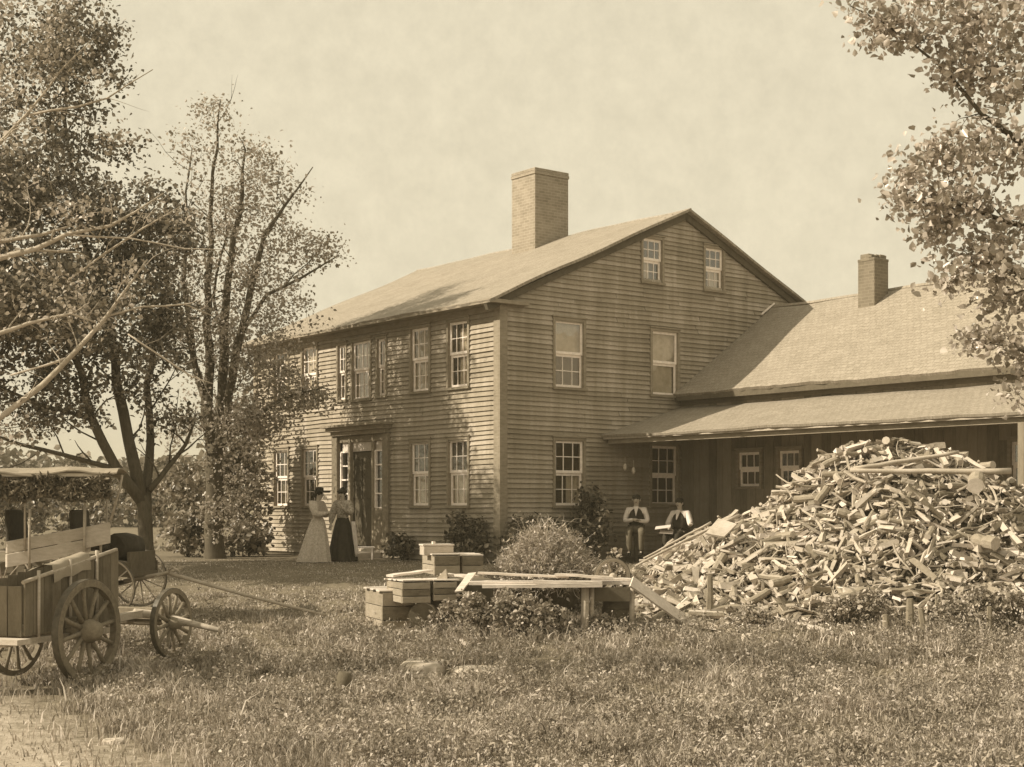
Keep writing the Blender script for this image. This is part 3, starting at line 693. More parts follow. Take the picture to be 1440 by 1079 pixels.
# shrubs
def shrub(name, label, px, Y, h, r, n, mat, seed, size=.1, group=None, cat='shrub', clump=.16, nl=22, py=None):
    b = gpt(px, Y); rd = random.Random(seed); L = []
    for i in range(5):
        a = rd.uniform(0, 6.28); e = Vector((math.cos(a)*r*.5, math.sin(a)*r*.5, h*rd.uniform(.6, .95)))
        L.append([(b-UP*.03, .018), (b+e*.5+Vector((rd.uniform(-.05, .05), 0, 0)), .013), (b+e, .006)])
    bl = [(b+UP*h*.42, (r, r, h*.42), int(n*.6)), (b+UP*h*.72+Vector((rd.uniform(-.2, .2)*r, 0, 0)), (r*.6, r*.6, h*.3), int(n*.4))]
    return tree(name, label, cat, b, L, bl, size, mat, 'bark', seed, side=0, clump=clump, nleaf=nl, twigr=.005, trunkname='stem', crownname='foliage', group=group)
SH = [(566, 34.0, .6, .4, 26, 'small round dark bush between the front door and the first window'),
      (660, 31.6, 1.15, .5, 50, 'dark bush below the right-hand front windows'),
      (738, 31.3, 1.05, .55, 50, 'dark bush against the gable just right of the house corner'),
      (785, 31.9, .9, .5, 36, 'low dark bush under the ground floor gable window'),
      (830, 32.2, 1.75, .42, 60, 'tall dark bush between the gable window and the seated men')]
for i, (px, Y, h, r, n, lab) in enumerate(SH): shrub('foundation_shrub', lab, px, Y, h, r, n, 'shrub', 40+i, .1)
shrub('young_shrub', 'small pale twiggy shrub beside the wheel behind the plank bench', 862, 24, .85, .22, 16, 'straw', 60, .08, clump=.12, nl=12)
SB = [(250, 42, 2.6, 1.2, 60, 'leafm', 'pale green bush filling the gap between the two trunks'),
      (335, 37.8, 4.2, .9, 130, 'leafm', 'tall leafy bush at the left corner of the house'),
      (350, 36.5, .9, .5, 22, 'leafm', 'low leafy bush at the foot of the house corner'),
      (265, 36, 1.1, .7, 36, 'leafm', 'low bush left of the thick tree trunk'),
      (120, 44, 2.4, 1.8, 60, 'leafd', 'wide bush behind the dark maple'),
      (20, 42, 2.2, 1.8, 60, 'leafd', 'bush behind the canopy wagon at the left edge')]
for i, (px, Y, h, r, n, mt, lab) in enumerate(SB): shrub('leafy_bush', lab, px, Y, h, r, n, mt, 70+i, .14, clump=.25, nl=26)
far = [(-60, 95, 6, 5), (60, 100, 5, 5), (170, 92, 4.2, 4), (245, 90, 4, 4), (330, 105, 6, 5), (-190, 90, 7, 5)]
for i, (px, Y, h, r) in enumerate(far):
    shrub('distant_tree', 'distant low tree on the field edge seen between the trunks at left', px, Y, h, r, 60, 'leafm', 90+i, .5, 'distant trees across the field', 'tree', .9, 24)

# ------------------------------------------------------------ grass and weeds
def fbm(x, y, s):
    return (np.sin(x*1.7*s+y*.9*s+1.3)+np.sin(-x*1.1*s+y*2.1*s+.4)+np.sin(x*3.3*s+y*2.7*s+2)*.7+np.sin(x*5.9*s-y*4.3*s)*.5)/3.2
def bare(x, y): return (-.8*(x+3.7)+.55*(15.6-y)-.6+fbm(x, y, 2.2)*.9)
def grass():
    N = 560000; y = rng.uniform(0, 1, N)
    Y = 11.3+(34-11.3)*y**1.55; X = rng.uniform(-.52, .56, N)*Y
    k = np.ones(N, bool)
    den = .62+.4*fbm(X, Y, 1.3)+.35*fbm(X, Y, 4)
    k &= rng.uniform(0, 1, N) < den*np.interp(Y, [25.5, 28], [1, .45])
    k &= (bare(X, Y) < 0) | (rng.uniform(0, 1, N) < .12)
    dx, dy = X-C0.x, Y-C0.y; s = dx*Rd.x+dy*Rd.y; t = dx*Ld.x+dy*Ld.y
    k &= ~((s > 0) & (t > 0) & (s < 11.2)); k &= ~((s > 3.0) & (t <= 0))
    for sx, sy, q in ((600, 18.3, .3), (668, 18.0, .34), (706, 17.1, .15)):
        k &= ((X-(sx-CX)/F*sy)/q)**2+((Y-sy)/q)**2 > 1
        k &= ~((np.abs(X-(sx-CX)/F*sy) < q) & (Y < sy) & (Y > sy-.9) & (rng.uniform(0, 1, N) < .75))
    X, Y = X[k], Y[k]; N = len(X); Z = zgn(X, Y)
    hh = (.075+.05*fbm(X, Y, .9)+.05*fbm(X, Y, 3.7))*np.interp(Y, [11, 15, 20, 22, 26, 30], [1.1, 1.25, 1.2, .75, .4, .3])*(1+.7*np.clip(fbm(X+3, Y, 2.3), -.6, 1))
    hh = np.clip(hh, .02, .4)*rng.uniform(.5, 1.7, N)
    tall = rng.uniform(0, 1, N) < .02; hh = np.where(tall & (Y < 21.5), hh*2.0, hh)
    w = np.interp(Y, [11, 20, 34], [.005, .009, .012])*rng.uniform(.6, 1.6, N)
    th = rng.uniform(0, 2*np.pi, N); lean = rng.uniform(.1, .9, N)*hh; ph = rng.uniform(0, 2*np.pi, N)
    P = np.stack([X, Y, Z-.01], -1); side = np.stack([np.cos(th), np.sin(th), 0*th], -1)*w[:, None]
    ln = np.stack([np.cos(ph)*lean, np.sin(ph)*lean, 0*ph], -1); up = np.stack([0*hh, 0*hh, hh], -1)
    V = np.stack([P-side, P+side, P+ln*.35+up*.6+side*.7, P+ln*.35+up*.6-side*.7, P+ln+up*rng.uniform(.7, 1, N)[:, None]], 1)
    o = np_mesh('grass', V, 5, [(0, 1, 2, 3), (3, 2, 4)], M['grass'])
    tag(o, 'rough uncut grass covering the yard in front of the house', 'grass', kind='stuff')
grass()
def weeds():
    PP = []
    n = 8200; Y = 11.5+(25-11.5)*rng.uniform(0, 1, n)**1.2; X = rng.uniform(-.5, .54, n)*Y
    k = (bare(X, Y) < -.3) & (rng.uniform(0, 1, n) < .6+.4*fbm(X, Y, 1.1)); X, Y = X[k], Y[k]
    for x, y in zip(X, Y):
        m = int(rng.uniform(12, 42)); h = rng.uniform(.04, .1)+.22*rng.uniform()**3*(1.0 if y < 21 else .6); r = rng.uniform(.05, .18)
        q = rng.normal(size=(m, 3))*np.array([r, r, 0])*.7; q[:, 2] = rng.uniform(0, 1, m)**.8*h
        PP.append(q+np.array([x, y, zg(x, y)]))
    o = leaves('weeds', np.concatenate(PP), (.036), M['weed'], None, up=.5, ratio=.6)
    tag(o, 'low broadleaf weeds scattered through the foreground grass', 'weeds', kind='stuff')
weeds()
def tall_weeds():
    g = np.random.default_rng(5); n = 3000; Y = 12+(21.3-12)*g.uniform(0, 1, n); X = g.uniform(-.2, .52, n)*Y
    k = (bare(X, Y) < -.6) & (fbm(X+1, Y+2, 1.0) > -.15) & (g.uniform(0, 1, n) < .8); X, Y = X[k], Y[k]
    BL = []; LF = []
    for x, y in zip(X, Y):
        z = zg(x, y); m = int(g.integers(3, 9)); h = g.uniform(.12, .26)+.2*g.uniform()**3
        for _ in range(m):
            b = np.array([x, y, z])+g.normal(size=3)*np.array([.05, .05, 0]); d = unit(np.array([g.normal()*.3, g.normal()*.3, 1.0])); hh = h*g.uniform(.6, 1.15)
            s_ = np.array([.004, 0, 0]); e = b+d*hh+np.array([g.normal(), g.normal(), 0])*.03; mm = b+d*hh*.5
            BL.append([b-s_, b+s_, mm+s_*.8, mm-s_*.8, e]); 
            q = int(g.integers(3, 9)); f = g.uniform(.25, 1.05, q)[:, None]; LF.append(b+(e-b)*f+g.normal(size=(q, 3))*.022)
    root = bpy.data.objects.new('tall_weeds', None); COL.objects.link(root); OFF[root.name] = Vector((0, 0, 0)); tag(root, 'taller patches of leafy weeds standing out of the foreground grass', 'weeds', kind='stuff')
    np_mesh('weed_stems', np.array(BL), 5, [(0, 1, 2, 3), (3, 2, 4)], M['grass'], root); leaves('weed_leaves', np.concatenate(LF), .045, M['weed'], root, up=.6, ratio=.5, g=g)
tall_weeds()

# ------------------------------------------------------------ wheels and wagons
def make_wheel(parent, c, axis, r, rimw=.05, rimt=.05, ns=12, hubr=.09, hubl=.22, spr=.022, mat='rim', dish=.05):
    """part 'wheel' (rim) > hub, spokes"""
    c = Vector(c); ax = Vector(axis).normalized(); u = UP-ax*UP.dot(ax); u.normalize(); v = ax.cross(u)
    mb = MB(); N = 40; vs = []
    for i in range(N):
        th = 2*math.pi*i/N; d = u*math.cos(th)+v*math.sin(th)
        for rr, aa in ((r, -rimw/2), (r, rimw/2), (r-rimt, rimw/2), (r-rimt, -rimw/2)): vs.append(c+d*rr+ax*aa)
    fs = []; 
    for i in range(N):
        j = (i+1) % N
        for k in range(4): fs.append((i*4+k, i*4+(k+1) % 4, j*4+(k+1) % 4, j*4+k))
    mb.add(vs, fs); w = mb.build('wheel', M[mat], parent, .004)
    mb = MB(); N = 40; vs = []
    for i in range(N):
        th = 2*math.pi*i/N; d = u*math.cos(th)+v*math.sin(th)
        for rr, aa in ((r+.008, -rimw*.46), (r+.008, rimw*.46), (r-.001, rimw*.46), (r-.001, -rimw*.46)): vs.append(c+d*rr+ax*aa)
    mb.add(vs, fs); mb.build('tyre', M['iron'], w)
    mb = MB(); h = hubl/2
    mb.tube([c-ax*h, c-ax*h*.9, c-ax*h*.3, c+ax*h*.3, c+ax*h*.9, c+ax*h, c+ax*(h*1.15)], [hubr*.6, hubr*.75, hubr, hubr, hubr*.75, hubr*.6, hubr*.35], 14)
    mb.build('hub', M[mat], w)
    for i in range(ns):
        th = 2*math.pi*(i+.3)/ns; d = u*math.cos(th)+v*math.sin(th)
        mb = MB(); mb.tube([c+d*hubr*.8-ax*dish*.2, c+d*(r*.55), c+d*(r-rimt*.7)], [spr*1.2, spr*.8, spr], 6); mb.build('spoke', M[mat], w)
    return w
def vec(v): return Vector((v[0], v[1], 0)).normalized()
# farm wagon in front
vA = vec((.33, .944)); aA = vec((.944, -.33))
P0 = Vector((-5.29, 18.0, 0)); g0 = zg(P0.x, P0.y); P0.z = g0+.635
P1 = P0+vA*1.9; P1.z = zg(P1.x, P1.y)+.47
wag = thing('farm_wagon', 'heavy farm wagon with high board box standing in front of the canopy wagon', 'wagon', (P0.x-.6, P0.y+.4, g0))
make_wheel(wag, P0, aA, .64, .1, .09, 12, .15, .36, .034)
make_wheel(wag, P1, aA, .47, .075, .065, 12, .1, .28, .03)
make_wheel(wag, P0-aA*1.08-UP*.03, aA, .56, .07, .06, 12, .11, .3, .028)
make_wheel(wag, P1-aA*1.2, aA, .45, .06, .06, 12, .1, .28, .028)
mb = MB()
mb.tube([P0+aA*.2, P0-aA*1.25], .055, 8); mb.tube([P1+aA*.35, P1-aA*1.4], .045, 8)
mb.box(P0-aA*.72+UP*.1, aA*.6, vA*.07, UP*.07); mb.box(P1-aA*.72+UP*.12, aA*.62, vA*.08, UP*.08)
mb.build('axle', M['woodmid'], wag, .008)
mb = MB(); q = P1-P0
mb.box((P0+P1)/2-aA*.72+UP*.03, aA*.05, q*.75, UP*.045)
mb.box(P0-aA*.35+vA*.85+UP*.06, aA*.05, vA*.85+UP*.03, UP*.05)
mb.tube([P1-aA*.4+UP*.15-vA*.3, P1-aA*.2+UP*.1, P1+aA*.42-UP*.02, P1+aA*.75-UP*.08], [.06, .06, .045, .035], 8)
mb.build('reach', M['wood'], wag, .006)
mb = MB(); rd = random.Random(8)                                        # box: boards of the near side
Bq = P0-aA*.28
def bz(q, top): return (.34+ (q+.85)*.18 if top else -.30+(q+.85)*.03)
q = -.85
while q < .95:
    w = rd.uniform(.15, .2); c = Bq+vA*(q+w/2); zt, zb_ = bz(q+w/2, 1), bz(q+w/2, 0)
    mb.box(Vector((c.x, c.y, (zt+zb_)/2)), vA*(w/2-.004), aA*.013, UP*((zt-zb_)/2)); 
    c2 = c-aA*.66; mb.box(Vector((c2.x, c2.y, (zt+zb_)/2-.02)), vA*(w/2-.004), aA*.013, UP*((zt-zb_)/2-.03)); q += w
for qq in (-.86, .98):
    for k in range(3):
        c = Bq+vA*qq-aA*(.12+.21*k); zt, zb_ = bz(qq, 1)-.04, bz(qq, 0); mb.box(Vector((c.x, c.y, (zt+zb_)/2)), vA*.012, aA*.095, UP*((zt-zb_)/2))
c = Bq-aA*.33+vA*.05; mb.box(Vector((c.x, c.y, -.27)), vA*.9, aA*.32, UP*.02)
mb.build('wagon_box', M['boxwood'], wag)
mb = MB()
a = Bq+vA*-.9+aA*.02; b = Bq+vA*1.0+aA*.02; a.z = bz(-.9, 1)+.015; b.z = bz(1, 1)+.015
mb.tube([a, b], .026, 5); 
for qq in (-.62, .0, .55):
    c = Bq+vA*qq+aA*.035; mb.tube([Vector((c.x, c.y, -.36)), Vector((c.x, c.y, bz(qq, 1)+.1))], .022, 5)
mb.build('top_rail', M['wood'], wag)
mb = MB(); c = Bq+vA*-.1; mb.box(Vector((c.x, c.y, -.36)), vA*1.15, aA*.05, UP*.035); c = c-aA*.6; mb.box(Vector((c.x, c.y, -.36)), vA*1.15, aA*.05, UP*.035)
c = Bq-vA*1.15-aA*.1; mb.box(Vector((c.x-.1, c.y, -.33)), aA*.45, vA*.12, UP*.03)
mb.build('sill_beam', M['wood'], wag)
mb = MB(); c = Bq+vA*.35-aA*.02                                       # pale sack slung over the side
n = 8; vs = []
for i in range(n+1):
    for j, (da, dz) in enumerate(((-.35, .02), (-.1, .1), (.02, .09), (.05, -.02), (.055, -.1))):
        q = -.35+.75*i/n; p = Bq+vA*q+aA*da; vs.append(Vector((p.x, p.y, bz(q, 1)+dz+.015*math.sin(i*1.7+j))))
mb.add(vs, [(i*5+j, (i+1)*5+j, (i+1)*5+j+1, i*5+j+1) for i in range(n) for j in range(4)], 0, True)
o = mb.build('sack_cloth', M['canvas']); tag(o, 'pale cloth draped over the farm wagon box edge', 'cloth')
# canopy wagon behind
fx = Vector((.985, -.17, 0)).normalized(); fy = Vector((.17, .985, 0)).normalized()
N0 = Vector((-6.25, 22.3, 0)); gN = zg(N0.x, N0.y); N0.z = gN+.49
cw = thing('canopy_wagon', 'surrey style wagon with flat canvas canopy and thin spoked wheels at left edge', 'wagon', (N0.x-.8, N0.y+.5, gN))
Fw = N0+fy*1.2; Fw.z += .1
make_wheel(cw, N0, -fy, .46, .03, .03, 12, .06, .16, .011, 'wood')
make_wheel(cw, Fw, -fy, .46, .03, .03, 12, .06, .16, .011, 'wood')
for k in (0, 1.2): make_wheel(cw, N0-fx*1.75+fy*k+UP*.04, -fy, .53, .03, .03, 14, .06, .16, .011, 'wood')
mb = MB(); mb.tube([N0, Fw], .03, 6); mb.tube([N0-fx*1.75, Fw-fx*1.75], .03, 6); mb.tube([(N0+Fw)/2, (N0+Fw)/2-fx*1.8], .035, 6); mb.build('axle', M['iron'], cw)
mb = MB(); ctr = N0+fy*.6
mb.box(ctr-fx*.95+UP*.2, fx*1.3, fy*.5, UP*.035)
mb.box(ctr+fx*.3+UP*.35, fx*.02, fy*.48, UP*.2)
for k in (.1, 1.1): mb.box(N0+fy*k-fx*.95+UP*.3, fx*1.3, fy*.012, UP*.09)
mb.build('body', M['wooddark'], cw)
mb = MB(); mb.tube([ctr+fx*.0-fy*.4+UP*.62, ctr+fx*.02+UP*.6, ctr+fx*.0+fy*.4+UP*.62], [.2, .23, .2], 9, jit=.1); mb.build('folded_hood', M['cloth'], cw)
mb = MB()                                                             # tilted sideboard, proud of the near side
pa = at(8, 782, 21.80); pb = at(126, 760, 21.95); dd = (pb-pa)/2
mb.box((pa+pb)/2+UP*.125, dd*.99, Vector((.02, -.018, 0)), UP*.09); mb.box((pa+pb)/2-UP*.075+Vector((.01, -.012, 0)), dd, Vector((.02, -.018, 0)), UP*.1)
pc = at(118, 757, 21.90); pd = at(156, 749, 22.00); mb.box((pc+pd)/2+Vector((0, -.04, .0)), (pd-pc)/2, Vector((.01, -.016, 0)), UP*.16)
mb.build('side_board', M['wood'], cw, .006)
for px, top, bot, Y in ((41, 716, 800, 21.72), (118, 712, 795, 21.82), (141, 735, 830, 22.0)):
    mb = MB(); mb.tube([at(px, bot, Y), at(px+1, top, Y)], .022, 6); mb.build('stake_post', M['wood'], cw)
for px, Y in ((35, 21.8), (120, 21.9)):
    mb = MB(); mb.tube([at(px, 775, Y), at(px, 668, Y)], .018, 6); mb.build('canopy_post', M['wood'], cw)
for px, Y in ((30, 22.9), (150, 22.9)):
    mb = MB(); mb.tube([at(px, 800, Y), at(px, 664, Y)], .018, 6); mb.build('canopy_post', M['wood'], cw)
mb = MB()
mb.tube([at(156, 732, 21.90), at(168, 690, 21.90), at(172, 668, 21.90)], .02, 6)
mb.build('canopy_post', M['wood'], cw)
mb = MB(); nx_, ny_ = 16, 7; vs = []                                   # canopy sheet
for i in range(nx_+1):
    for j in range(ny_+1):
        u = i/nx_; v = j/ny_
        X = -8.9+2.98*u-.2*v; Yy = 21.65+1.35*v; z = 1.78+.02*u+.06*math.sin(math.pi*v)+.015*math.sin(u*19)*(1-v)+.012*math.sin(u*9+v*4)-(.04*abs(math.sin(u*8)) if j == 0 else 0)
        vs.append((X, Yy, z))
K = ny_+1; n = len(vs); vs += [(x, y, z-.02) for x, y, z in vs]; fs = []
for i in range(nx_):
    for j in range(ny_):
        a = i*K+j; fs += [(a, a+K, a+K+1, a+1), (n+a, n+a+1, n+a+K+1, n+a+K)]
    a = i*K; fs += [(a, n+a, n+a+K, a+K)]; a = i*K+ny_; fs += [(a, a+K, n+a+K, n+a)]
for j in range(ny_): fs += [(j, j+1, n+j+1, n+j)]; a = nx_*K+j; fs += [(a, n+a, n+a+1, a+1)]
mb.add(vs, fs, 0, False); mb.box((-7.4, 21.68, 1.73), (1.4, 0, 0), (0, .02, 0), (0, 0, .025)); mb.box((-7.6, 22.95, 1.74), (1.4, 0, 0), (0, .02, 0), (0, 0, .025))
mb.build('canopy', M['canvas'], cw)
mb = MB()                                                              # rolled side curtain, lumpy
vs = []
for i in range(30):
    x = -8.8+2.75*i/29; vs += [(x, 21.73+.02*math.sin(i*1.3), 1.72), (x, 21.7+.02*math.sin(i*1.7), 1.38+.02*math.sin(i*.8))]
mb.add(vs, [(2*i, 2*i+2, 2*i+3, 2*i+1) for i in range(29)], 0, True)
mb.build('side_curtain', M['fringe'], cw)
gg = np.random.default_rng(3); nn2 = 2600; fxx = gg.uniform(-8.9, -6.0, nn2)
fP = np.stack([fxx, 21.66+gg.normal(size=nn2)*.03, 1.36+.34*gg.uniform(0, 1, nn2)+.04*np.sin(fxx*7)], -1)
leaves('fringe', fP, .09, M['fringe'], cw, up=.1, ratio=.35, g=gg)
for sx in (-6.5, -7.5):
    mb = MB(); mb.box((sx, 22.7, .62), (.25, 0, 0), (0, .42, 0), (0, 0, .05)); mb.box((sx-.28, 22.7, .92), (.04, 0, .02), (0, .42, 0), (-.02, 0, .28))
    mb.build('seat', M['cloth'], cw, .03)
mb = MB(); st = at(236, 806, 22.9); en = gpt(458, 22.3)+UP*.03
mb.tube([(N0+Fw)/2+UP*.02, st, st.lerp(en, .5)-UP*.02, en], [.035, .032, .026, .02], 8)
mb.tube([st+Vector((-.1, -.35, -.03)), st+Vector((.02, 0, .02)), st+Vector((.14, .4, .06))], .025, 6)
mb.tube([st+Vector((-.02, .02, .0)), st+Vector((.1, -.1, .1)), st+Vector((.2, -.05, .02))], .018, 6)
mb.build('tongue', M['wood'], cw)

# ------------------------------------------------------------ bench, crates, planks
yb = 20.5
e1 = Vector((.96, .28, 0)).normalized(); e2 = Vector((-.28, .96, 0)).normalized()
def crate(label, near, w, d, h, z0, mat='wood', open_=True, n=3):
    """near = near bottom corner; w along e1, d along e2"""
    rq = random.Random(int(near[0]*1000)).uniform(-.1, .1); e1 = Vector((.96*math.cos(rq)-.28*math.sin(rq), .28*math.cos(rq)+.96*math.sin(rq), 0)); e2 = Vector((-e1.y, e1.x, 0))
    near = Vector(near); o = thing('wooden_crate', label, 'crate', (near.x, near.y, z0)); rd = random.Random(int(w*1000+h*100))
    mb = MB(); b = near.copy(); b.z = z0
    for k in range(n):
        z = z0+h*(k+.5)/n; hz = h/n/2-.005; j = rd.uniform(-.008, .008)
        mb.box(b+e1*w/2+UP*(z-z0)+e2*(.011+j), e1*w/2, e2*.011, UP*hz); mb.box(b+e1*w/2+e2*(d-.011)+UP*(z-z0), e1*w/2, e2*.011, UP*hz)
        mb.box(b+e2*d/2+e1*.011+UP*(z-z0), e1*.0112, e2*(d/2-.023), UP*hz); mb.box(b+e2*d/2+e1*(w-.011)+UP*(z-z0), e1*.0112, e2*(d/2-.023), UP*hz)
    for i in (.03, .97):
        for j in (.04, .96): mb.box(b+e1*w*i+e2*d*j+UP*h/2, e1*.016, e2*.016, UP*(h/2+.004))
    mb.box(b+e1*w/2+e2*d/2+UP*.02, e1*(w/2-.03), e2*(d/2-.03), UP*.012)
    mb.build('side', M['cratewood'], o, .004)
    mb = MB(); k = 0; x = 0
    while x < d-.02:
        ww_ = min(rd.uniform(.13, .2), d-x); mb.box(b+e1*(w/2+rd.uniform(-.03, .03))+e2*(x+ww_/2)+UP*(h+.016+rd.uniform(0, .01)), e1*(w/2+.02), e2*(ww_/2-.004), UP*.009); x += ww_
    mb.build('lid', M['brightwood'], o)
    return o
crate('tall upright crate at the left end of the crate group', at(538, 845, 21.0).xy.to_3d(), .5, .95, .62, zg(-1.9, 21)-.03)
crate('long low crate raised on a log in front of the other crates', at(566, 845, 20.6).xy.to_3d(), .42, .8, .3, -.13)
crate('short low crate against the bench end at the front', at(610, 845, 20.75).xy.to_3d(), .34, .7, .27, -.1)
crate('large crate behind, carrying a small box on its lid', at(611, 800, 22.2).xy.to_3d(), .40, .9, .3, .2, n=2)
crate('large crate behind, right of the one with the small box', at(650, 800, 22.45).xy.to_3d(), .33, .8, .28, .2, n=2)
o = thing('small_box', 'small pale box lying on top of the rear crate', 'box', tuple(at(600, 781, 22.6)))
mb = MB(); c = at(614, 775, 22.6); mb.box(c+UP*.01, e1*.24, e2*.14, UP*.075); mb.build('body', M['wood'], o, .01)
mb = MB(); mb.box(c+UP*.098, e1*.25, e2*.15, UP*.012); mb.box(c+UP*.13-e1*.05, e1*.02, e2*.05, UP*.02); mb.build('lid', M['brightwood'], o)
mb = MB(); c = gpt(597, 20.9); 
mb.tube([c+Vector((-.02, -.2, .2)), c+Vector((0, .3, .2)), c+Vector((.05, .8, .22))], [.2, .21, .2], 14, 1, mcap=0, jit=.03)
o = mb.build('support_log', [M['wooddark'], M['logbark']]); tag(o, 'short dark log section propping up the front crates', 'log')
mb = MB(); c = gpt(640, 22); mb.box(c+UP*.3, e1*.5, e2*.4, UP*.28); o = mb.build('support_block', M['wooddark'], None, .02); tag(o, 'dark timber block under the rear crates', 'block')
mb = MB(); c = at(628, 806, 21.0)
mb.add([at(612, 816, 21), at(627, 800, 21.05), at(629, 816, 21), at(614, 816, 21.3), at(628, 800, 21.2), at(632, 815, 21.3)], [(0, 1, 2), (3, 5, 4), (0, 3, 4, 1), (1, 4, 5, 2), (0, 2, 5, 3)])
o = mb.build('board_offcut', M['wood']); tag(o, 'triangular pale board offcut standing up on the front crate', 'offcut')
def plank(name, label, a, b, w, th, mat='brightwood', cat='plank', group=None, side=None, seg=5):
    a = Vector(a); b = Vector(b); d = (b-a); dn = d.normalized(); s = side or dn.cross(UP).normalized(); n = s.cross(dn).normalized()
    mb = MB(); vs = []; N = seg
    rd = random.Random(int(abs(a.x*97+b.x*31+w*1000)))
    for i in range(N+1):
        p = a+d*i/N+n*rd.uniform(-.006, .006); ww_ = w/2*(1+rd.uniform(-.06, .06))
        vs += [p-s*ww_-n*th/2, p+s*ww_-n*th/2, p+s*ww_+n*th/2, p-s*ww_+n*th/2]
    fs = [(3, 2, 1, 0), tuple(N*4+k for k in range(4))]
    for i in range(N):
        for k in range(4): fs.append((i*4+k, i*4+(k+1) % 4, (i+1)*4+(k+1) % 4, (i+1)*4+k))
    mb.add(vs, fs); o = mb.build(name, M[mat])
    return tag(o, label, cat, group)
bench = thing('plank_bench', 'long rough bench of weathered planks on short posts', 'bench', (.4, 20.7, -.56))
mb = MB(); rd = random.Random(14)
for k in range(5):
    y = 20.42+.22*k; x0 = -.55-.1*rd.random() if k > 0 else -.42; x1 = 1.7 if k > 1 else 1.27
    mb.box(((x0+x1)/2, y, .145+rd.uniform(-.012, .012)), ((x1-x0)/2, 0, rd.uniform(-.015, .015)), (0, .105, 0), (0, 0, .022))
mb.build('top', M['brightwood'], bench)
for px, Y, w in ((822, 20.5, .055), (831, 20.62, .04), (888, 20.75, .035), (700, 20.6, .05), (700, 21.2, .05), (880, 21.3, .05)):
    mb = MB(); b = gpt(px, Y); mb.tube([b-UP*.1, Vector((b.x+.01, Y, .12))], [w*1.15, w], 7, jit=.1); mb.build('leg', M['wood'], bench)
mb = MB(); mb.box((1.33, 20.66, .0), (.36, 0, 0), (0, .015, 0), (0, 0, .1)); mb.build('apron', M['wooddark'], bench)
z = .2
plank('loose_plank', 'long loose plank lying along the back of the bench top', at(672, 806, 20.95), at(800, 812, 20.9), .17, .03)
plank('loose_plank', 'raised pale plank lying on spacers over the bench middle', (.62, 20.75, .28), (1.45, 20.7, .235), .15, .035)
plank('loose_plank', 'short broad plank on the right half of the bench', (1.15, 20.95, .21), (1.72, 20.9, .2), .24, .03)
plank('loose_plank', 'narrow plank sticking out over the front bench edge', (.3, 20.4, .2), (1.27, 20.36, .175), .1, .04)
plank('leaning_plank', 'wide pale plank slanting from the bench end down to the grass', at(888, 818, 20.7), gpt(972, 21.2)+UP*.06, .23, .03, side=Vector((.25, .8, .5)).normalized())
plank('leaning_plank', 'narrow board slanting from the front crates to the rear ones', at(645, 832, 20.6), at(664, 806, 21), .12, .025, side=Vector((1, 0, .1)).normalized())
plank('loose_plank', 'pale board lying across the crate lids', at(548, 812, 21.1)+UP*.02, at(604, 806, 21.5)+UP*.04, .2, .03)
plank('loose_plank', 'pale board lying flat between the crates and the bench', at(625, 808, 21.3), at(668, 811, 21.0), .22, .03)
plank('fallen_stick', 'pale stick lying in the grass in front of the crates', gpt(628, 20.3)+UP*.03, gpt(664, 19.5)+UP*.04, .07, .05)
plank('fallen_stick', 'long pale branch lying at the foot of the woodpile', gpt(1085, 21.4)+UP*.08, gpt(1165, 20.4)+UP*.04, .07, .06)
plank('fallen_board', 'short board lying in the grass left of the flat stones', gpt(540, 19.2)+UP*.06, gpt(592, 19.3)+UP*.07, .14, .03, 'woodmid')
# wheel behind the bench
wt = thing('barrow_wheel', 'small wooden wheel standing upright behind the bench', 'wheel', tuple(gpt(861, 21.35)))
make_wheel(wt, at(861, 811, 21.35), (.2, -1, 0), .27, .06, .05, 6, .06, .14, .02, 'split')
# wheelbarrow-like dark barrel under bench end
mb = MB(); b = gpt(868, 21.0)
mb.tube([b, b+UP*.2, b+UP*.42], [.2, .23, .2], 14); mb.tube([b+UP*.1, b+UP*.13], [.224, .228], 14); mb.tube([b+UP*.3, b+UP*.33], [.222, .219], 14)
o = mb.build('keg', M['wooddark']); tag(o, 'small dark keg in the shade under the right end of the bench', 'keg')
# brush heap behind the bench
def brush(name, label, c, rx, ry, h, n, mat, seed, lsz=.06):
    g = np.random.default_rng(seed); root = thing(name, label, 'brush heap', tuple(c)); N = n
    a = g.uniform(0, 2*np.pi, N); rr = np.sqrt(g.uniform(0, 1, N)); X = rr*np.cos(a)*rx; Y = rr*np.sin(a)*ry
    top = h*np.maximum(0, 1-rr**1.6)**.7*(1+.16*np.sin(a*3+1)+.1*np.sin(a*7))
    Z = top*g.uniform(.25, 1.0, N)**.6*(1+.12*g.normal(size=N)*(g.uniform(size=N) < .25))
    P = np.stack([X, Y, Z], -1)+np.array(c); L = (g.uniform(.1, .3, N)+.2*(g.uniform(size=N) < .06))[:, None]; d = unit(np.stack([np.cos(a)*.6, np.sin(a)*.6, np.full(N, .5)], -1)+g.normal(size=(N, 3))*.7)
    s = unit(np.cross(d, g.normal(size=(N, 3))))*.0045; bend = g.normal(size=(N, 3))*.04
    V = np.stack([P-s, P+s, P+d*L*.5+bend+s, P+d*L*.5+bend-s, P+d*L], 1)
    np_mesh('twigs', V, 5, [(0, 1, 2, 3), (3, 2, 4)], M[mat], root)
    k = g.uniform(0, 1, N) < .5; leaves('dry_leaves', (P+d*L*.8)[k], lsz, M[mat], root, up=.3, ratio=.45, g=g)
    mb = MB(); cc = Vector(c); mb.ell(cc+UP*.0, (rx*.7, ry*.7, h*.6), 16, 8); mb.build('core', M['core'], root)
brush('brush_heap', 'rounded heap of pale dry brush behind the bench', at(766, 830, 23)*1, .82, .8, .92, 9000, 'straw', 5)
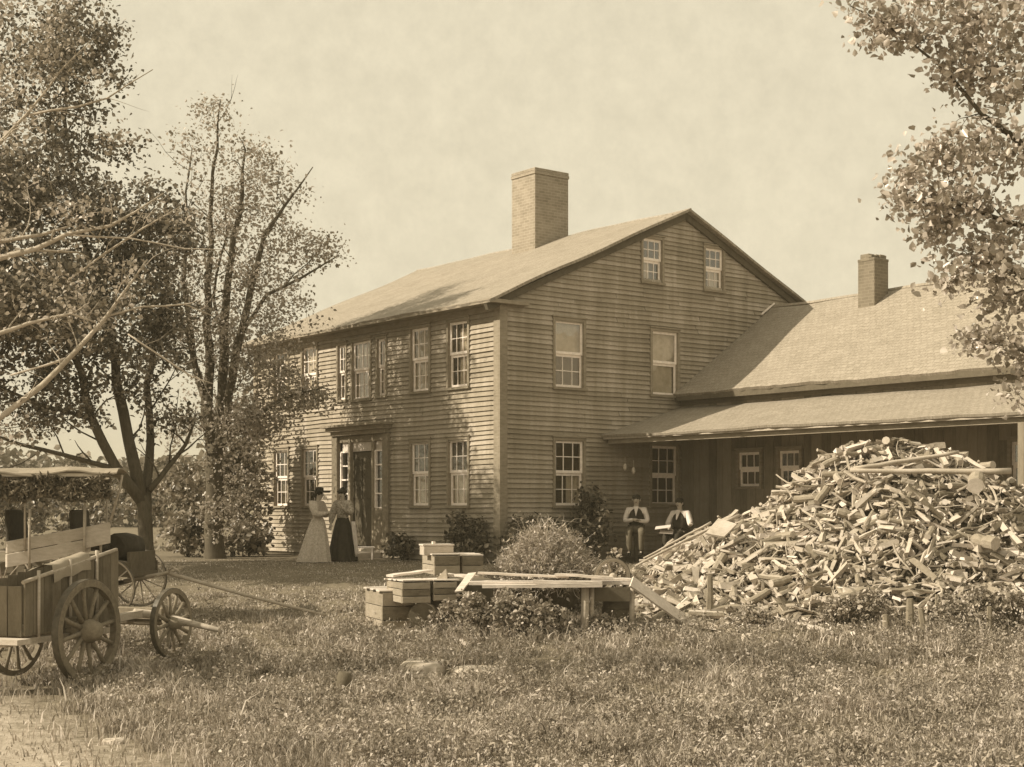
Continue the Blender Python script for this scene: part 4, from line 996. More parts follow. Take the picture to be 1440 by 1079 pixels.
# weeds under the bench: individual plants
WP = [(640, 20.7, .45, .28, 'straggly weed plant in front of the rear crate block'), (668, 20.3, .6, .3, 'tall leafy weed at the left end of the bench'), (705, 20.25, .58, .3, 'bushy weed under the left third of the bench'),
      (742, 20.2, .6, .32, 'bushy weed under the middle of the bench'), (775, 20.3, .52, .26, 'dark leafy weed just left of the front bench post'), (850, 20.6, .22, .2, 'low weed beneath the right end of the bench'),
      (1180, 21.0, .4, .3, 'leafy weed at the foot of the woodpile centre'), (1225, 20.9, .55, .3, 'tall weed standing before the right part of the woodpile'), (1330, 20.8, .5, .32, 'leafy weed between the stakes and the woodpile'), (1375, 20.9, .62, .36, 'big leafy weed before the right end of the woodpile'),
      (1425, 20.8, .7, .4, 'dark leafy weed at the right picture edge'), (1060, 21.1, .25, .25, 'low weed near the lone post at the pile foot')]
for i, (px, Y, h, r, lab) in enumerate(WP): shrub('weed_plant', lab, px, Y, h, r, 30, 'weed', 120+i, .055, None, 'weed', .09, 26)
# stones, stump, stakes
def stone(label, px, Y, rx, ry, h, seed, name='flat_stone'):
    g = random.Random(seed); c = gpt(px, Y); mb = MB(); vs = []; n = 12
    rr = [g.uniform(.75, 1.1) for _ in range(n)]
    for z, k in ((-.06, 1.05), (h*.7, 1), (h, .86)):
        for i in range(n): th = 2*math.pi*i/n; vs.append(c+Vector((math.cos(th)*rx*rr[i]*k, math.sin(th)*ry*rr[i]*k, z+g.uniform(-.01, .01))))
    fs = [(j*n+i, j*n+(i+1) % n, (j+1)*n+(i+1) % n, (j+1)*n+i) for j in range(2) for i in range(n)]+[tuple(2*n+i for i in range(n))]
    mb.add(vs, fs); o = mb.build(name, M['stone'], None, .01); tag(o, label, 'stone')
stone('largest pale flat stone in the foreground grass', 598, 18.3, .32, .45, .12, 1)
stone('pale flat stone right of the largest one', 676, 18.0, .38, .34, .1, 2)
stone('small pale stone nearest the camera below the flat stones', 706, 17.1, .16, .14, .06, 3)
stone('tiny pale stone at the woodpile foot', 1030, 20.6, .08, .07, .08, 4, 'small_stone')
stone('small pale stone right of the tiny one at the pile foot', 1052, 20.2, .1, .08, .09, 5, 'small_stone')
stone('small pale stone near the bottom edge of the photo at left', 160, 14.4, .12, .1, .05, 6, 'small_stone')
for px, Y, h, r, lab in ((483, 16.9, .25, .09, 'short dark stump standing in the left foreground grass'), (470, 17.1, .1, .07, 'low stub beside the short dark stump')):
    mb = MB(); b = gpt(px, Y); mb.tube([b-UP*.1, b+UP*h*.6, b+Vector((.02, 0, h))], [r*1.3, r, r*.8], 9, 0, jit=.15); o = mb.build('tree_stump', M['wooddark']); tag(o, lab, 'stump')
for px, Y, top, r, lab in ((997, 21.5, 810, .05, 'lone pale post standing before the left part of the woodpile'), (1279, 20.5, 842, .055, 'taller stake of the close pair before the woodpile'), (1296, 20.3, 856, .045, 'shorter stake of the close pair before the woodpile'),
                      (1245, 20.4, 864, .045, 'low stake left of the close pair'), (1317, 21.2, 836, .035, 'thin stake right of the close pair'), (1390, 20.5, 853, .04, 'stake nearest the right picture edge')):
    b = gpt(px, Y); t_ = at(px, top, Y); mb = MB(); mb.tube([b-UP*.1, (b+t_)/2+Vector((.01, 0, 0)), t_+Vector((random.uniform(-.02, .02), 0, 0))], [r*1.1, r, r*.85], 6, jit=.12, sm=False)
    o = mb.build('stake', M['woodmid']); tag(o, lab, 'stake')

# ------------------------------------------------------------ woodpile
PXs = [1.7, 2.0, 2.83, 3.78, 4.49, 5.08, 5.8, 6.37, 7.2, 8.26, 8.8, 10, 11.2]
PZs = [-.25, .12, .58, 1.05, 1.52, 1.93, 2.3, 2.46, 2.08, 1.75, 1.45, .7, -.2]
YP = 24.0; HW = 2.9
def pile(x, y):
    ztop = np.interp(x, PXs, PZs); g = np.interp(y, _PY, _PZ); f = np.clip(1-np.abs(y-YP)/HW, 0, 1)**.85
    return g-.08+(ztop-np.interp(YP, _PY, _PZ)+.08)*f*(1+.05*np.sin(x*3.1+y*2))
def log_mesh(kind, seed):
    rd = random.Random(seed); mb = MB(); mats = [M['split'], M['logbark']]
    if kind == 'wedge':
        L = rd.uniform(.34, .56); r = rd.uniform(.035, .066); prof = [(-r*.1, -r), (r*1.1, -r*.5), (r*1.1, r*.4), (r*.2, r*.95)] if rd.random() < .6 else [(-r, -r*.6), (r, -r*.7), (r*.3, r)]
        n = len(prof); vs = []; tw = rd.uniform(-.3, .3)
        for i in range(4):
            x = -L/2+L*i/3; k = rd.uniform(.88, 1.08); bx, by = rd.uniform(-.008, .008), rd.uniform(-.008, .008); a = tw*i/3
            for (p, q) in prof: p, q = p*k*rd.uniform(.85, 1.12), q*k*rd.uniform(.85, 1.12); vs.append((x+rd.uniform(-.03, .03), p*math.cos(a)-q*math.sin(a)+bx, p*math.sin(a)+q*math.cos(a)+by))
        fs = [(i*n+k, i*n+(k+1) % n, (i+1)*n+(k+1) % n, (i+1)*n+k) for i in range(3) for k in range(n)]
        for f in fs:
            k = f[0] % n; mb.add([vs[i] for i in f], [(0, 1, 2, 3)], 1 if k == 1 else 0)
        mb.add([vs[i] for i in range(n)], [tuple(range(n))[::-1]]); mb.add([vs[9-9+3*n+i] for i in range(n)], [tuple(range(n))])
        # weld-free faces would break islands: rebuild as one island
        mb2 = MB(); mb2.add(vs, fs+[tuple(range(n))[::-1], tuple(3*n+i for i in range(n))]); mb2.m = [1 if (f[0] % n) == 1 else 0 for f in fs]+[0, 0]; mb = mb2
    elif kind == 'round':
        L = rd.uniform(.32, .5); r = rd.uniform(.035, .07); pts = [(-L/2+L*i/4, rd.uniform(-.01, .01), rd.uniform(-.01, .01)) for i in range(5)]
        mb.tube(pts, [r*rd.uniform(.92, 1.05) for _ in pts], 9, 1, mcap=0)
    elif kind == 'crooked':
        L = rd.uniform(.5, 1.0); r = rd.uniform(.014, .03); a = rd.uniform(.05, .16); ph = rd.uniform(0, 6)
        pts = [(-L/2+L*i/8, a*math.sin(i*.55+ph)*.7, a*math.cos(i*.8+ph)*.5) for i in range(9)]
        mb.tube(pts, [r*(1.2-.6*i/8) for i in range(9)], 6, 2, mcap=0); k = rd.randint(3, 5)
        mb.tube([pts[k], (pts[k][0]+.1, pts[k][1]+.08, pts[k][2]+.05), (pts[k][0]+.22, pts[k][1]+.12, pts[k][2]+.05)], [r*.7, r*.5, r*.3], 5, 2)
    elif kind == 'slab':
        L = rd.uniform(.25, .42); w = rd.uniform(.06, .11); vs = []
        for i in range(5):
            x = -L/2+L*i/4
            for (p, q) in ((-w, 0), (-w*.5, .025), (w*.5, .03), (w, .0), (0, -.012)): vs.append((x+rd.uniform(-.02, .02), p*rd.uniform(.85, 1.1), q+rd.uniform(-.006, .006)))
        fs = [(i*5+k, i*5+(k+1) % 5, (i+1)*5+(k+1) % 5, (i+1)*5+k) for i in range(4) for k in range(5)]+[(4, 3, 2, 1, 0), (20, 21, 22, 23, 24)]
        mb.add(vs, fs)
    me = bpy.data.meshes.new('firewood_'+kind); me.from_pydata(mb.v, [], mb.f)
    for m in (M['split'], M['logbark'], M['branch']): me.materials.append(m)
    me.polygons.foreach_set('material_index', mb.m); me.update(); return me
kinds = {'wedge': [log_mesh('wedge', i) for i in range(12)], 'round': [log_mesh('round', i+20) for i in range(7)], 'crooked': [log_mesh('crooked', i+40) for i in range(7)], 'slab': [log_mesh('slab', i+60) for i in range(5)]}
desc = {'wedge': ('split_log', 'split log', 'split firewood piece with pale cut faces'), 'round': ('round_log', 'log', 'round unsplit log with bark'), 'crooked': ('crooked_branch', 'branch', 'crooked dry branch'), 'slab': ('bark_slab', 'slab', 'broad pale slab of wood')}
def zone(x, z):
    if z > 1.75: return 'peak'
    if x < 3.9: return 'low left slope'
    if x > 7.1: return 'right end'
    if z < .35: return 'lower front'
    return 'middle front'
rl = random.Random(77)
def pose(x, y, rl, sink):
    z = float(pile(x, y)); e = .15; nx_ = -(float(pile(x+e, y))-float(pile(x-e, y)))/(2*e); ny_ = -(float(pile(x, y+e))-float(pile(x, y-e)))/(2*e)
    n = Vector((nx_, ny_, 1)).normalized()
    q = UP.rotation_difference(n.lerp(UP, .35).normalized()).to_matrix()
    yaw = rl.gauss(.5, .9) if rl.random() < .7 else rl.uniform(0, 3.14)
    M3 = q @ Matrix.Rotation(yaw, 3, 'Z') @ Matrix.Rotation(rl.gauss(0, .3), 3, 'Y') @ Matrix.Rotation(rl.uniform(0, 6.28), 3, 'X')
    return Vector((x, y, z))-n*sink, M3
pts = []; tries = 0; NLOG = 294
while len(pts) < NLOG and tries < 60000:
    tries += 1
    x = rl.uniform(1.9, 9.4); y = YP-HW*rl.uniform(-.15, .98); zt_ = float(np.interp(x, PXs, PZs))
    if zt_ < .1 and rl.random() < .5: continue
    md = .27 if tries < 30000 else .2
    if any(abs(x-p[0]) < md and abs(y-p[1]) < md*.75 and (x-p[0])**2+((y-p[1])*1.3)**2 < md*md for p in pts): continue
    pts.append((x, y))
for (x, y) in pts:
    k = rl.choices(['wedge', 'round', 'crooked', 'slab'], [.62, .16, .16, .06])[0]
    p, m3 = pose(x, y, rl, rl.uniform(-.07, .0)); nm, ct, ds = desc[k]; zn = zone(x, p.z)
    o = bpy.data.objects.new(nm, rl.choice(kinds[k])); sc = rl.uniform(.62, 1.08)
    o.matrix_world = Matrix.Translation(p) @ (m3*sc).to_4x4(); COL.objects.link(o)
    tag(o, f'{ds} on the {zn} of the big woodpile', ct, f'{ct}s on the {zn} of the woodpile')
# the rest of the heap
V = []; Fc = []; Ms = []
rl2 = random.Random(99); nb = 0; geo = {k: [([v.co.copy() for v in me_.vertices], [tuple(p.vertices) for p in me_.polygons], [p.material_index for p in me_.polygons]) for me_ in ms] for k, ms in kinds.items()}
for i in range(12500):
    x = rl2.uniform(1.75, 10.6); y = YP+HW*rl2.uniform(-1.02, .9)
    k = rl2.choices(['wedge', 'round', 'crooked', 'slab'], [.62, .1, .25, .03])[0]
    p, m3 = pose(x, y, rl2, rl2.uniform(-.04, .22)); vs, fs, mi = rl2.choice(geo[k]); sc = rl2.uniform(.35, .9)
    V += [tuple(p+m3 @ (v*sc)) for v in vs]; Fc += [tuple(nb+j for j in f) for f in fs]; Ms += mi; nb += len(vs)
me = bpy.data.meshes.new('firewood_heap'); me.from_pydata(V, [], Fc)
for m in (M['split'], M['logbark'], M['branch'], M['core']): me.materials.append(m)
me.polygons.foreach_set('material_index', Ms)
me.update(); o = bpy.data.objects.new('firewood_heap', me); COL.objects.link(o); tag(o, 'mass of smaller firewood filling the big woodpile', 'firewood', kind='stuff')
gx = np.linspace(1.6, 11.3, 60); gy = np.linspace(YP-HW, YP+HW, 34); GX, GY = np.meshgrid(gx, gy); GZ = pile(GX, GY)-.22  # dark sheet added under the logs to stop light and darken gaps
me = bpy.data.meshes.new('heap_light_block'); me.from_pydata(np.stack([GX, GY, GZ], -1).reshape(-1, 3).tolist(), [], [(j*60+i, j*60+i+1, (j+1)*60+i+1, (j+1)*60+i) for j in range(33) for i in range(59)])
me.materials.append(M['core']); o = bpy.data.objects.new('heap_light_block', me); COL.objects.link(o); tag(o, 'dark core sheet added inside the woodpile to stop light', 'wood chips', kind='stuff')
lt = random.Random(4); V = []; Fc = []; Ms = []; nb = 0
for i in range(420):
    x = lt.uniform(1.6, 9.5); y = 21.2-abs(lt.gauss(0, .45)); k = lt.choice(['wedge', 'crooked', 'slab']); vs, fs, mi = lt.choice(geo[k]); sc = lt.uniform(.12, .45)
    m3 = Matrix.Rotation(lt.uniform(0, 6.28), 3, 'Z') @ Matrix.Rotation(lt.gauss(0, .2), 3, 'Y'); p = Vector((x, y, zg(x, y)+.03))
    V += [tuple(p+m3 @ (v*sc)) for v in vs]; Fc += [tuple(nb+j for j in f) for f in fs]; Ms += mi; nb += len(vs)
me = bpy.data.meshes.new('wood_litter'); me.from_pydata(V, [], Fc)
for m in (M['split'], M['logbark'], M['branch']): me.materials.append(m)
me.polygons.foreach_set('material_index', Ms); o = bpy.data.objects.new('wood_litter', me); COL.objects.link(o); tag(o, 'splinters and chips strewn in the grass along the foot of the woodpile', 'wood chips', kind='stuff')
def pole(label, a, b, r0, r1, bow=0):
    a, b = Vector(a), Vector(b); mb = MB(); n = 8
    mb.tube([a.lerp(b, i/n)+UP*(bow*math.sin(math.pi*i/n)+random.uniform(-.008, .008)) for i in range(n+1)], [r0+(r1-r0)*i/n for i in range(n+1)], 8, jit=.06)
    o = mb.build('long_pole', M['branch']); tag(o, label, 'pole')
pole('thick straight pole lying level across the right of the woodpile', at(1195, 662, 23.0), at(1422, 663, 22.6), .035, .05)
pole('straight pole rising to the right just below the woodpile peak', at(1200, 660, 23.1), at(1348, 636, 23.3), .04, .028)
pole('lower of two long poles running up the left slope of the pile', at(893, 797, 23.2), at(1040, 724, 23.5), .02, .026, .02)
pole('upper of two long poles running up the left slope of the pile', at(905, 786, 23.6), at(1000, 735, 23.8), .016, .022, .01)
def bigs(label, px, py, Y, L, r, d):
    d = Vector(d).normalized(); c = at(px, py, Y); mb = MB(); mb.tube([c+d*L*k/6+Vector((0, 0, random.uniform(-.012, .012))) for k in range(7)], [r*random.uniform(.9, 1.08) for k in range(7)], 12, 1, mcap=0, jit=.08, sm=False); o = mb.build('thick_log', [M['split'], M['logbark']]); tag(o, label, 'log')
bigs('thick log with dark end upper right on the pile', 1372, 684, 22.3, .4, .12, (.3, .8, .3)); bigs('fat log section at right end of the pile', 1400, 765, 22.0, .4, .11, (-.5, .8, .1))
bigs('fat log lying at the foot of the pile right of centre', 1178, 845, 21.0, .5, .1, (.9, .45, .2))
def sheet(label, P, th=.03):
    P = [Vector(p) for p in P]; mb = MB(); n = (P[1]-P[0]).cross(P[2]-P[0]).normalized()*th; k = len(P)
    mb.add(P+[p+n for p in P], [tuple(range(k))[::-1], tuple(range(k, 2*k))]+[(i, (i+1) % k, k+(i+1) % k, k+i) for i in range(k)]); o = mb.build('wide_slab', M['split']); tag(o, label, 'slab')
sheet('wide pointed pale slab on the left shoulder of the woodpile', [at(992, 752, 22.8), at(1018, 757, 22.7), at(1036, 739, 23.0), at(1010, 731, 23.2)])

# ------------------------------------------------------------ people
def skin_mesh(name, pts, edges, mats, parent, grow=0, sub=1, extra=None, root='pelvis', midx=0):
    keys = list(pts); me = bpy.data.meshes.new(name); off = OFF[parent.name]
    me.from_pydata([tuple(Vector(pts[k][0])-off) for k in keys], [(keys.index(a), keys.index(b)) for a, b in edges], [])
    o = bpy.data.objects.new(name+'_tmp', me); COL.objects.link(o)
    sk = o.modifiers.new('s', 'SKIN'); sk.use_smooth_shade = True
    for i, k in enumerate(keys):
        r = pts[k][1]; r = (r, r) if not isinstance(r, tuple) else r
        me.skin_vertices[0].data[i].radius = (r[0]+grow, r[1]+grow); me.skin_vertices[0].data[i].use_root = (k == root or (i == 0 and root not in keys))
    sb = o.modifiers.new('d', 'SUBSURF'); sb.levels = sub; sb.render_levels = sub
    dg = bpy.context.evaluated_depsgraph_get(); dg.update(); m2 = bpy.data.meshes.new_from_object(o.evaluated_get(dg))
    bpy.data.objects.remove(o)
    mb = MB(); mb.v = [tuple(v.co+off) for v in m2.vertices]; mb.f = [list(p.vertices) for p in m2.polygons]; mb.m = [0]*len(mb.f); mb.smooth = [True]*len(mb.f)
    if extra: extra(mb)
    ob = mb.build(name, mats, parent); return ob
def person(label, base, J, face, clothing, group=None):
    """J: joints dict in world; face: unit vector the head looks to"""
    root = thing('person', label, 'person', tuple(base)); f = Vector(face).normalized(); rt = f.cross(UP).normalized()
    H = J['head']; P = {}
    def p(k, v, r): P[k] = (v, r)
    p('pelvis', J['pelvis'], (.13, .1)); p('waist', J['pelvis'].lerp(J['neck'], .35), (.11, .09)); p('chest', J['pelvis'].lerp(J['neck'], .75), (.14, .105)); p('nb', J['neck'], .06)
    p('nk', J['neck'].lerp(H, .35), .048); p('jaw', H-UP*.05, .075); p('hd', H+UP*.02, (.085, .092)); p('crown', H+UP*.085, .062)
    E = [('pelvis', 'waist'), ('waist', 'chest'), ('chest', 'nb'), ('nb', 'nk'), ('nk', 'jaw'), ('jaw', 'hd'), ('hd', 'crown')]
    for s_ in ('l', 'r'):
        p(s_+'sh', J[s_+'sh'], .058); p(s_+'el', J[s_+'el'], .042); p(s_+'wr', J[s_+'wr'], .027)
        hd = (J[s_+'hand']-J[s_+'wr']).normalized(); pl = J[s_+'wr']+hd*.06; p(s_+'pm', pl, (.036, .018))
        E += [('chest', s_+'sh'), (s_+'sh', s_+'el'), (s_+'el', s_+'wr'), (s_+'wr', s_+'pm')]
        sd = hd.cross(UP); sd = sd.normalized() if sd.length > .1 else rt; nn = sd.cross(hd).normalized()
        for i, (o_, l_) in enumerate(((-.03, .068), (-.01, .078), (.01, .073), (.03, .058))):
            a = pl+hd*.035+sd*o_; p(f'{s_}f{i}a', a, .0095); p(f'{s_}f{i}b', a+hd*l_*.5-nn*.006, .0085); p(f'{s_}f{i}c', a+hd*l_*.9-nn*.028, .007); E += [(s_+'pm', f'{s_}f{i}a'), (f'{s_}f{i}a', f'{s_}f{i}b'), (f'{s_}f{i}b', f'{s_}f{i}c')]
        a = pl-sd*.04-hd*.02; p(s_+'t0', a, .011); p(s_+'t1', a-sd*.02+hd*.035-nn*.01, .009); E += [(s_+'pm', s_+'t0'), (s_+'t0', s_+'t1')]
        p(s_+'hip', J[s_+'hip'], .085); p(s_+'kn', J[s_+'kn'], .058); p(s_+'an', J[s_+'an'], .038); p(s_+'toe', J[s_+'an']+f*.15-UP*.045, .034)
        E += [('pelvis', s_+'hip'), (s_+'hip', s_+'kn'), (s_+'kn', s_+'an'), (s_+'an', s_+'toe')]
    def facebits(mb):
        mb.ell(H+f*.098-UP*.012, (.014, .014, .024), 8, 6)                            # nose
        for k in (-1, 1): mb.ell(H+rt*k*.088-UP*.005, (.012, .02, .03), 8, 6)           # ears
        for k in (-1, 1): mb.ell(H+f*.084+rt*k*.032+UP*.018, (.012, .012, .008), 8, 5, 1)
        mb.ell(H+f*.082-UP*.055, (.024, .014, .006), 8, 5, 1)
        for k in (-1, 1): mb.ell(H+f*.086+rt*k*.032+UP*.036, (.018, .012, .005), 8, 5, 1)
    skin_mesh('body', P, E, [M['skin'], M['hair']], root, 0, 1, facebits)
    for c in clothing: c(root, J, P, f, rt)
    return root
def sub(P, keys, grow={}): return {k: (P[k][0], tuple(a+grow.get(k, 0) for a in (P[k][1] if isinstance(P[k][1], tuple) else (P[k][1],)*2))) for k in keys}
def c_shirt(mat, g=.016, puff=.0):
    def fn(root, J, P, f, rt):
        ks = ['waist', 'chest', 'nb', 'lsh', 'lel', 'lwr', 'rsh', 'rel', 'rwr', 'pelvis']; q = sub(P, ks, {'lel': puff, 'rel': puff, 'lsh': puff*.7, 'rsh': puff*.7})
        q['nb'] = (q['nb'][0]-UP*.01, (.058, .058))
        skin_mesh('shirt', q, [('pelvis', 'waist'), ('waist', 'chest'), ('chest', 'nb'), ('chest', 'lsh'), ('lsh', 'lel'), ('lel', 'lwr'), ('chest', 'rsh'), ('rsh', 'rel'), ('rel', 'rwr')], M[mat], root, g, 2)
    return fn
def c_vest(mat):
    def fn(root, J, P, f, rt):
        q = sub(P, ['pelvis', 'waist', 'chest'])
        for s_ in 'lr': q[s_+'v'] = (P['nb'][0].lerp(P[s_+'sh'][0], .62)-UP*.02, (.05, .05))
        for k in ('pelvis', 'waist', 'chest'): q[k] = (q[k][0]+f*.012, (q[k][1][0]+.01, q[k][1][1]))
        skin_mesh('vest', q, [('pelvis', 'waist'), ('waist', 'chest'), ('chest', 'lv'), ('chest', 'rv')], M[mat], root, .05, 2)
        mb = MB(); c = P['nb'][0]+f*.15
        mb.add([c-rt*.055+UP*.02-f*.05, c+rt*.055+UP*.02-f*.05, c-UP*.2+f*.045, c-rt*.05+UP*.0-f*.09, c+rt*.05-f*.09, c-UP*.2+f*.0], [(0, 2, 1), (3, 4, 5), (0, 3, 5, 2), (1, 2, 5, 4), (0, 1, 4, 3)]); mb.build('shirt_front', M['shirt'], root)
    return fn
def c_trousers(mat):
    def fn(root, J, P, f, rt):
        ks = ['pelvis', 'lhip', 'lkn', 'lan', 'rhip', 'rkn', 'ran']; skin_mesh('trousers', sub(P, ks), [('pelvis', 'lhip'), ('lhip', 'lkn'), ('lkn', 'lan'), ('pelvis', 'rhip'), ('rhip', 'rkn'), ('rkn', 'ran')], M[mat], root, .02, 2)
        for s_ in 'lr':
            mb = MB(); a = P[s_+'an'][0]; mb.tube([a-f*.05-UP*.03, a+f*.02-UP*.02, a+f*.1-UP*.05, a+f*.17-UP*.055], [.045, .052, .046, .03], 10); mb.build('boot', M['black'], root)
    return fn
def c_hair(mat, bun=False):
    def fn(root, J, P, f, rt):
        mb = MB(); H = J['head']; mb.ell(H+UP*.045-f*.022, (.098, .102, .085), 14, 9); mb.ell(H-f*.055-UP*.005, (.085, .06, .08), 12, 8)
        if bun: mb.ell(H+UP*.12-f*.04, (.06, .06, .045), 10, 7); mb.ell(H+UP*.06, (.115, .115, .06), 14, 8)
        mb.build('hair', M[mat], root)
    return fn
def c_hat(r, h, mat='black', tilt=.0, flat=False):
    def fn(root, J, P, f, rt):
        mb = MB(); H = J['head']+UP*.085; rot = Matrix.Rotation(tilt, 3, rt); N = 26
        prof = [(0.001, h), (.075, h), (.088, h*.9), (.094, .01), (r*.6, .0), (r, .012), (r, .0), (r*.6, -.014), (.09, -.006)]
        vs = [H+rot @ Vector((math.cos(2*math.pi*i/N)*q, math.sin(2*math.pi*i/N)*q, z+.012*math.sin(4*math.pi*i/N)*(q/r))) for q, z in prof for i in range(N)]
        mb.add(vs, [(j*N+i, (j+1)*N+i, (j+1)*N+(i+1) % N, j*N+(i+1) % N) for j in range(len(prof)-1) for i in range(N)], 0, True)
        if flat: 
            for k in range(7): mb.ell(H+UP*(h*.7)+Vector((math.cos(k)*.09, math.sin(k)*.09, 0)), (.045, .045, .04), 8, 6)
        mb.build('hat', M[mat], root)
    return fn
def c_skirt(mat, waist_r, hem_r, fold=.05, seed=1, trail=(0, 0)):
    def fn(root, J, P, f, rt):
        g = random.Random(seed); w = J['pelvis']+UP*.1; base = OFF[root.name]; N = 64; rows = 14; vs = []; ph = g.uniform(0, 6)
        for j in range(rows+1):
            q = j/rows; z = w.z+(base.z+.015-w.z)*q; rr = waist_r+(hem_r-waist_r)*(q**.75 if q < 1 else 1); cx = w.x+(base.x+trail[0]-w.x)*q; cy = w.y+(base.y+trail[1]-w.y)*q
            for i in range(N):
                th = 2*math.pi*i/N; k = 1+fold*q*(math.sin(th*9+ph)+.6*math.sin(th*14+2*ph+q))+.012*g.uniform(-1, 1)*q
                vs.append((cx+math.cos(th)*rr*k, cy+math.sin(th)*rr*k*.92, z))
        mb = MB(); mb.add(vs, [(j*N+i, (j+1)*N+i, (j+1)*N+(i+1) % N, j*N+(i+1) % N) for j in range(rows) for i in range(N)], 0, True); mb.build('skirt', M[mat], root)
    return fn
def standJ(b, f, h=1.62, arms='fold'):
    f = Vector(f).normalized(); rt = f.cross(UP).normalized(); k = h/1.62; V_ = lambda r_, f_, z: b+rt*r_*k+f*f_*k+UP*z*k
    J = dict(pelvis=V_(0, 0, .88), neck=V_(0, .01, 1.34), head=V_(0, .04, 1.5), lhip=V_(-.09, 0, .84), rhip=V_(.09, 0, .84), lkn=V_(-.09, .02, .46), rkn=V_(.09, .03, .46), lan=V_(-.1, -.02, .08), ran=V_(.1, .04, .08), lsh=V_(-.16, 0, 1.29), rsh=V_(.16, 0, 1.29))
    if arms == 'fold': J.update(lel=V_(-.23, .06, 1.05), rel=V_(.23, .06, 1.05), lwr=V_(-.06, .24, 1.08), rwr=V_(.06, .26, 1.1), lhand=V_(.05, .25, 1.1), rhand=V_(-.05, .28, 1.12))
    elif arms == 'raise': J.update(lel=V_(-.24, .08, 1.06), rel=V_(.22, .08, 1.04), lwr=V_(-.1, .25, 1.2), rwr=V_(.2, .2, .85), lhand=V_(-.05, .28, 1.3), rhand=V_(.2, .24, .75))
    return J
w1 = gpt(447, 32.5); f1 = Vector((.9, -.35, 0))
person('woman in pale print dress and wide black hat standing left of the door', w1, standJ(w1, f1, 1.64), f1, [c_shirt('dress', .02, .04), c_skirt('dress', .13, .36, .1, 3, (-.08, 0)), c_hair('hair'), c_hat(.25, .085, 'black', -.1)])
w2 = gpt(482, 33.0); f2 = Vector((-.3, -.95, 0))
person('woman in figured blouse and long dark skirt standing by the front door', w2, standJ(w2, f2, 1.66, 'raise'), f2, [c_shirt('print', .02, .03), c_skirt('cloth', .13, .33, .09, 5), c_hair('hair', True)])
mb = MB(); a = w2+Vector((.28, -.25, 0)); vs = []
for i in range(7):
    for j in range(9): vs.append(a+Vector((.012*j+.014*i-.06, .02*math.sin(i*2+j*.7), .92-.1*j)))
mb.add(vs, [(i*9+j, (i+1)*9+j, (i+1)*9+j+1, i*9+j+1) for i in range(6) for j in range(8)], 0, True); o = mb.build('shawl', M['shirt'], None); md = o.modifiers.new('thick', 'SOLIDIFY'); md.thickness = .012
tag(o, 'long white cloth hanging from the hand of the woman in the dark skirt', 'cloth')
def seatJ(b, f, seat=.5, arms='fold'):
    f = Vector(f).normalized(); rt = f.cross(UP).normalized(); V_ = lambda r_, f_, z: b+rt*r_+f*f_+UP*z
    s = seat
    J = dict(pelvis=V_(0, 0, s+.1), neck=V_(0, .02, s+.58), head=V_(0, .06, s+.75), lhip=V_(-.1, .03, s+.08), rhip=V_(.1, .03, s+.08), lkn=V_(-.14, .45, s+.05), rkn=V_(.14, .45, s+.05), lan=V_(-.13, .42, .1), ran=V_(.13, .48, .1), lsh=V_(-.19, 0, s+.52), rsh=V_(.19, 0, s+.52))
    if arms == 'fold': J.update(lel=V_(-.26, .08, s+.26), rel=V_(.26, .08, s+.26), lwr=V_(-.05, .21, s+.28), rwr=V_(.05, .24, s+.31), lhand=V_(.1, .2, s+.29), rhand=V_(-.1, .25, s+.31))
    else: J.update(lel=V_(-.3, .1, s+.3), rel=V_(.27, .1, s+.28), lwr=V_(-.4, .32, s+.28), rwr=V_(.1, .35, s+.18), lhand=V_(-.46, .4, s+.3), rhand=V_(.0, .42, s+.17))
    return J
m1 = Vector(((895-CX)/F*32.4, 32.4, .16)); fm = Vector((-.15, -1, 0))
person('seated man in dark vest and white sleeves with folded arms beside the tall bush', m1, seatJ(m1, fm), fm, [c_shirt('shirt', .012, .01), c_vest('cloth'), c_trousers('trouser'), c_hair('hair')])
m2 = Vector(((957-CX)/F*32.4, 32.4, .08)); fm2 = Vector((-.55, -.8, 0))
person('seated man in dark vest just behind the left slope of the woodpile', m2, seatJ(m2, fm2, .5, 'out'), fm2, [c_shirt('shirt', .02, .01), c_vest('cloth'), c_trousers('cloth'), c_hair('hair')])
mb = MB(); h_ = seatJ(m2, fm2, .5, 'out')['rhand']; 
mb.box(h_+Vector((-.2, -.06, .05)), (.17, .02, .02), (.02, .1, .03), (0, -.003, .006)); mb.box(h_+Vector((-.12, -.05, -.06)), (.15, .02, -.01), (.02, .1, .03), (0, -.003, .006))
o = mb.build('newspaper', M['shirt']); tag(o, 'folded pale paper held by the seated man behind the woodpile', 'newspaper')
bn = thing('low_bench', 'plain dark bench under the two seated men by the porch', 'bench', (3.2, 32.3, 0))
da = Vector((m2.x-m1.x, m2.y-m1.y, 0)); dn = da.normalized(); sdv = dn.cross(UP)
mb = MB(); cc = (m1+m2)/2; mb.box((cc.x, cc.y+.03, .62), da*.5+dn*.5, sdv*.17, UP*.025); mb.build('seat', M['wooddark'], bn)
for k in (-.42, .42):
    mb = MB(); q = cc+da*k*1.2; mb.box((q.x, q.y+.03, .29), dn*.03, sdv*.14, UP*.305); mb.build('leg', M['wooddark'], bn)
# white step stool by the door
so = thing('step_stool', 'small white stool standing before the front door', 'stool', tuple(gpt(512, 34.3)))
b = gpt(512, 34.3); mb = MB(); mb.box(b+UP*.29, (.24, .03, 0), (-.03, .16, 0), (0, 0, .018)); mb.build('seat', M['white'], so)
for sx in (-.2, .2):
    mb = MB(); mb.box(b+Vector((sx, 0, .135)), (.018, 0, 0), (0, .13, 0), (0, 0, .137)); mb.build('leg', M['white'], so)
